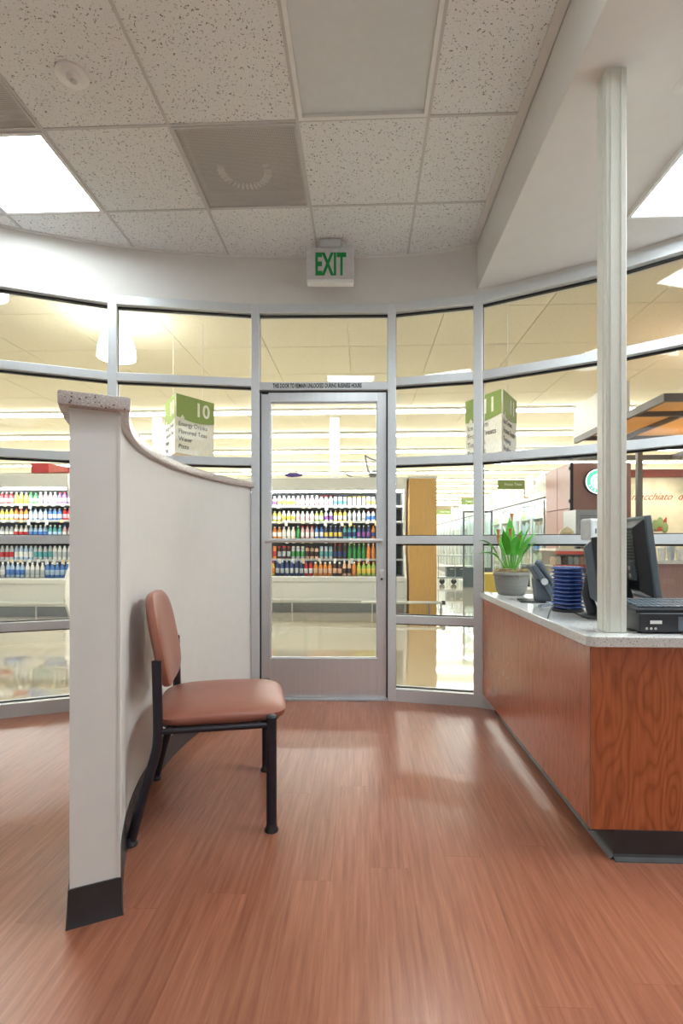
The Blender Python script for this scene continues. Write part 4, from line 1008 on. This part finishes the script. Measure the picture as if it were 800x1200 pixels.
tag(B(0, .35, 0, .35, 0, .62).build('display_bin', M('bin_yellow', (.86, .68, .12), .5), None, bevel=.02), 'yellow display bin on the store floor behind the potted plant', 'bin').location = ((566-425)/603*8.6, 8.6, F0)
# ------------------------------------------------------------------ coffee kiosk
kb_ = MT['kiosk_brown']
t = thing('kiosk_tower', 'brown wooden kiosk tower with a round lit sign', 'kiosk', (3.5, 8.8, F0))
B(0, .98, .02, 1.16, 0, 2.45).build('core', M('kiosk_core', (.10, .05, .045), .5), t)
for z0, z1 in ((0, 1.70), (1.715, 2.47)):
    for y0, y1 in ((.02, .57), (.585, 1.16)): B(-.02, 0, y0, y1, z0, z1).build('side_board', kb_, t, bevel=.003)
B(.03, .98, 0, .02, 0, 2.47).build('front_board', kb_, t, bevel=.003); B(-.02, .028, -.01, .02, 0, 2.48).build('corner_trim', blackm, t)
for z in (1.62, 1.80, 2.35): B(-.035, -.02, .0, .04, z, z+.06).build('hinge', blackm, t)
lx, lz = .41, 2.15
R_ = MB(); 
def disc(r0, r1, y0, y1, m_, nm, par):
    q = MB(); q.T = Matrix.Translation((lx, 0, lz)) @ Matrix.Rotation(PI/2, 4, 'X'); q.lathe([(r0, -y0), (r0, -y1)] if r1 == 0 else [(r0, -y0), (r0, -y1)], seg=36); return q.build(nm, m_, par, smooth='auto')
sg = thing('round_sign', 'round lit green and white emblem sign on the kiosk tower', 'sign', (3.5+lx, 8.797, F0+lz))
def dsc(r, ya, yb, m_, nm, par):
    q = MB(); q.T = Matrix.Rotation(PI/2, 4, 'X'); q.lathe([(r, ya), (r, yb)], seg=40); return q.build(nm, m_, par, smooth='auto')
dsc(.215, .0, .07, M('sign_rim', (.03, .06, .06), .4), 'rim', sg)
dsc(.205, .07, .074, emitter('emblem_white', (.95, 1, .97), 1.6), 'face', sg)
q = MB(); q.T = Matrix.Rotation(PI/2, 4, 'X'); n_ = 40
vs = [(r*math.cos(2*PI*k/n_), r*math.sin(2*PI*k/n_), .0755) for r in (.125, .19) for k in range(n_)]
q.add(vs, [(k, n_+k, n_+(k+1) % n_, (k+1) % n_) for k in range(n_)]); eg = emitter('emblem_green', (.10, .60, .30), 1.1); ringo = q.build('green_ring', eg, sg)
for k in range(16):       # ring lettering as far as it reads: short white strokes
    a_ = PI*.12+PI*.76*k/15 if k < 9 else -PI*.15-PI*.7*(k-9)/6
    q = MB(); q.T = Matrix.Rotation(PI/2, 4, 'X') @ Matrix.Rotation(a_, 4, 'Z'); q.box(.145, .172, -.008, .008, .076, .0765); q.build('ring_mark', MT['emblem_white'], ringo)
em = MB(); em.T = Matrix.Rotation(PI/2, 4, 'X')     # crowned figure with flowing hair, in the inner disc
for s_ in (-1, 1):
    for r_, o_ in ((.10, 0), (.078, .01)):
        em.tube([(s_*(.03+r_*.72*math.sin(a_/8*PI*.85)), .075-a_/8*.175, .076) for a_ in range(9)], .006, 5)
em.add([(-.035, .055, .0765), (.035, .055, .0765), (.04, .1, .0765), (.02, .08, .0765), (0, .112, .0765), (-.02, .08, .0765), (-.04, .1, .0765)], [tuple(range(7))])
em.lathe([(.03, .0755), (.03, .077)], (0, .02, 0), 16); em.build('emblem_figure', eg, sg)
# bulkhead and canopy
t = thing('kiosk_canopy', 'dark framed kiosk canopy with glowing orange panels', 'canopy', (3.42, 6.0, 0))
cano = t
fr = M('canopy_frame', (.12, .095, .085), .45); om = M('canopy_orange', (.86, .56, .28), .5, var=.25, scale=2.5)
_nt = om.node_tree; _tl = N(_nt, 'ShaderNodeBsdfTranslucent'); _mx = N(_nt, 'ShaderNodeMixShader'); _mx.inputs[0].default_value = .6
_tl.inputs[0].default_value = (.9, .62, .32, 1)
L(_nt, _nt.nodes['Principled BSDF'], 0, _mx, 1); L(_nt, _tl, 0, _mx, 2); L(_nt, _mx, 0, _nt.nodes['Material Output'], 'Surface')
Zk = 2.70
def bm_(x0, x1, y0, y1, z0=Zk, z1=Zk+.09): return B(x0, x1, y0, y1, z0, z1).build('beam', fr, t)
bm_(0, .05, 0, 2.5); bm_(.05, 4.2, 0, .05); bm_(.05, 4.2, .70, .74); bm_(.05, 4.2, 2.2, 2.26); bm_(.64, .68, .05, 4.2); bm_(2.5, 2.54, .05, 4.2); bm_(.05, 4.2, 4.15, 4.2)
for (a_, b_) in ((.05, .64), (.68, 2.5), (2.54, 4.2)):
    for (c_, d_) in ((.05, .70), (.74, 2.2)): B(a_, b_, c_, d_, Zk+.06, Zk+.075).build('orange_panel', om, t)
for xx, yy in ((.86, 2.2), (3.8, 2.2)): B(xx, xx+.075, yy, yy+.075, F0, Zk).build('post', M('post_grey', (.20, .19, .19), .4), t, bevel=.004)
tag(B(3.42, 3.60, 7.1, 8.5, Zk+.09, 3.28).build('kiosk_bulkhead', whitep, None, bevel=.004), 'white bulkhead box above the kiosk canopy', 'bulkhead')
t = thing('kiosk_mural', 'cream kiosk wall with red script lettering', 'wall panel', (4.75, 10.05, F0))
def mural():
    m, nt, b = nodes('mural'); tc = N(nt, 'ShaderNodeTexCoord'); nz = N(nt, 'ShaderNodeTexNoise'); nz.inputs['Scale'].default_value = 2.2; nz.inputs['Detail'].default_value = 3
    L(nt, tc, 'Object', nz, 'Vector'); r = ramp(nt, [(.3, (.55, .60, .40)), (.45, (.82, .76, .58)), (.6, (.9, .84, .66)), (.75, (.80, .55, .38))]); L(nt, nz, 'Fac', r, 'Fac'); L(nt, r, 'Color', b, 'Base Color'); b.inputs['Roughness'].default_value = .5; return m
B(0, 3.6, 0, .08, 0, 2.38).build('panel', mural(), t)
B(-.02, 3.62, -.04, .08, 2.38, 2.52).build('red_beam', M('beam_red', (.36, .08, .06), .45), t)
text('lettering', 'macchiato  del latte', .185, M('script_red', (.45, .05, .03), .5), t, frameM((.36, -.004, 1.95), (1, 0, 0), (0, 0, 1)), .002, shear=.55, spacing=1.0, bold=0)
MB().prism_y([(.80, 1.36), (1.02, 1.36), (1.02, 1.62), (.94, 1.52), (.86, 1.5)], -.02, 0).build('red_cutout', M('script_red', (.45, .05, .03)), t)
for k in range(7): MB().ell((.45+.09*k, -.02, 1.42+.05*(k % 3)), (.06, .015, .10), 1, 1, 12, 8).build('painted_leaf', M('mural_green', (.25, .36, .14), .6), t, smooth='auto')
# display case + equipment
t = thing('pastry_case', 'glass pastry case with red shelf rails beside the kiosk tower', 'display case', (2.92, 7.9, F0))
B(0, 1.28, .02, .72, 0, .30).build('base_cabinet', kb_, t, bevel=.003); B(-.01, 1.29, 0, .74, 1.0, 1.035).build('worktop', whitep, t, bevel=.003)
B(0, .012, .02, .72, .30, 1.0).build('side_pane', pane_m, t); B(.012, 1.27, .02, .032, .30, 1.0).build('front_pane', pane_m, t)
B(.012, 1.28, .66, .72, .30, 1.0).build('back_board', M('case_back', (.25, .18, .16), .5), t)
for z in (.50, .76): 
    s_ = B(.02, 1.27, .20, .66, z, z+.012).build('shelf', lgrey, t); B(.02, 1.27, .185, .20, z-.02, z+.03).build('red_rail', M('rail_red', (.70, .10, .08), .4), s_)
B(.0, 1.28, .0, .018, .955, 1.0).build('red_rail', M('rail_red', (.70, .10, .08)), t)
NTH = ['first', 'second', 'third', 'fourth', 'fifth', 'sixth', 'seventh', 'eighth', 'ninth', 'tenth', 'eleventh', 'twelfth']
cols = ['white', 'dark brown', 'peach', 'clear grey', 'cream']
for z in (.512, .772):
    for k in range(12):
        c_ = cols[(k*2+int(z*10)) % 5]
        o = MB().lathe([(.03, 0), (.04, .01), (.045, .08), (.04, .13), (.02, .14)], seg=10).build('jar', CM[c_]); o.location = (2.99+.09*k, 8.25, F0+z); tag(o, '%s jar, %s from left on the %s shelf of the pastry case' % (c_, NTH[k], 'lower' if z < .6 else 'upper'), 'jar', 'jars in the pastry case')
t = thing('oven', 'grey countertop oven standing on the pastry case', 'oven', (3.27, 8.05, F0+1.036))
B(0, .75, 0, .5, .03, .60).build('body', M('oven_grey', (.40, .42, .44), .35, .5), t, bevel=.008)
for xx in (.05, .7): B(xx-.03, xx+.03, .03, .45, 0, .03).build('foot', blackp, t)
for k in range(7): B(.06, .34, -.005, 0, .30+.033*k, .315+.033*k).build('vent_slat', M('oven_dark', (.22, .24, .26), .4), t)
B(.38, .70, -.008, 0, .10, .52).build('door', M('oven_door', (.28, .30, .33), .3, .4), t)
t = thing('arched_card', 'cream arch-topped card standing on the pastry case', 'card', (3.10, 7.96, F0+1.036))
MB().prism_y([(-.11, 0), (.11, 0), (.115, .22), (.08, .29), (0, .34), (-.08, .29), (-.115, .22)], 0, .03).build('board', M('card_cream', (.86, .80, .58), .6), t)
for k in range(3): B(-.07, .07, -.003, 0, .08+.07*k, .11+.07*k).build('print_band', M('card_print', (.62, .55, .35), .6), t)
t = thing('order_counter', 'brown order counter with a pale top at the right edge', 'counter', (3.50, 6.35, F0))
B(0, 2.6, 0, .7, 0, .87).build('body', kb_, t, bevel=.004); B(-.04, 2.64, -.04, .74, .87, .91).build('top', whitep, t, bevel=.004)
for k in range(4): B(.03+.64*k, .63+.64*k, -.012, 0, .12, .82).build('front_panel', kb_, t, bevel=.004)
for k in range(9):
    c_ = ['white', 'white', 'clear grey', 'white', 'dark brown', 'clear grey', 'white', 'dark brown', 'white'][k]
    o = MB().lathe([(.032, 0), (.045, .12+.02*(k % 3)), (.048, .125+.02*(k % 3)), (.044, .14+.02*(k % 3))], seg=14).build('cup', CM[c_]); me = o.data; o.location = (3.56+.11*k, 6.48, F0+.911)
    tag(o, '%s cup, %s from the left on the order counter' % (c_, NTH[k]), 'cup', 'cups on the order counter')
sx = (2.1, 3.0, -.0)
sl = MB().tube([(sx[0]-.6, sx[1], Zk-.012), (sx[0]+.6, sx[1], Zk-.012)], .012, 8).build('lamp_track', blackm, cano)
q = MB(); q.tube([(sx[0], sx[1], Zk-.02), (sx[0], sx[1], Zk-.1)], .01, 8); q.build('lamp_stem', blackm, sl)
MB().lathe([(.03, -.09), (.06, -.11), (.065, -.2), (.055, -.2)], (sx[0], sx[1], Zk), 14).build('lamp_head', whitep, sl, smooth='auto')
ld = bpy.data.lights.new('spot_beam', 'SPOT'); ld.energy = 55; ld.color = (1, .9, .72); ld.spot_size = 1.6; ld.spot_blend = .8; ld.shadow_soft_size = .05
lo_ = bpy.data.objects.new('spot_beam', ld); C.objects.link(lo_); lo_.parent = sl; lo_.location = (sx[0], sx[1], Zk-.215)
lo_.rotation_euler = (math.radians(42), 0, 0)
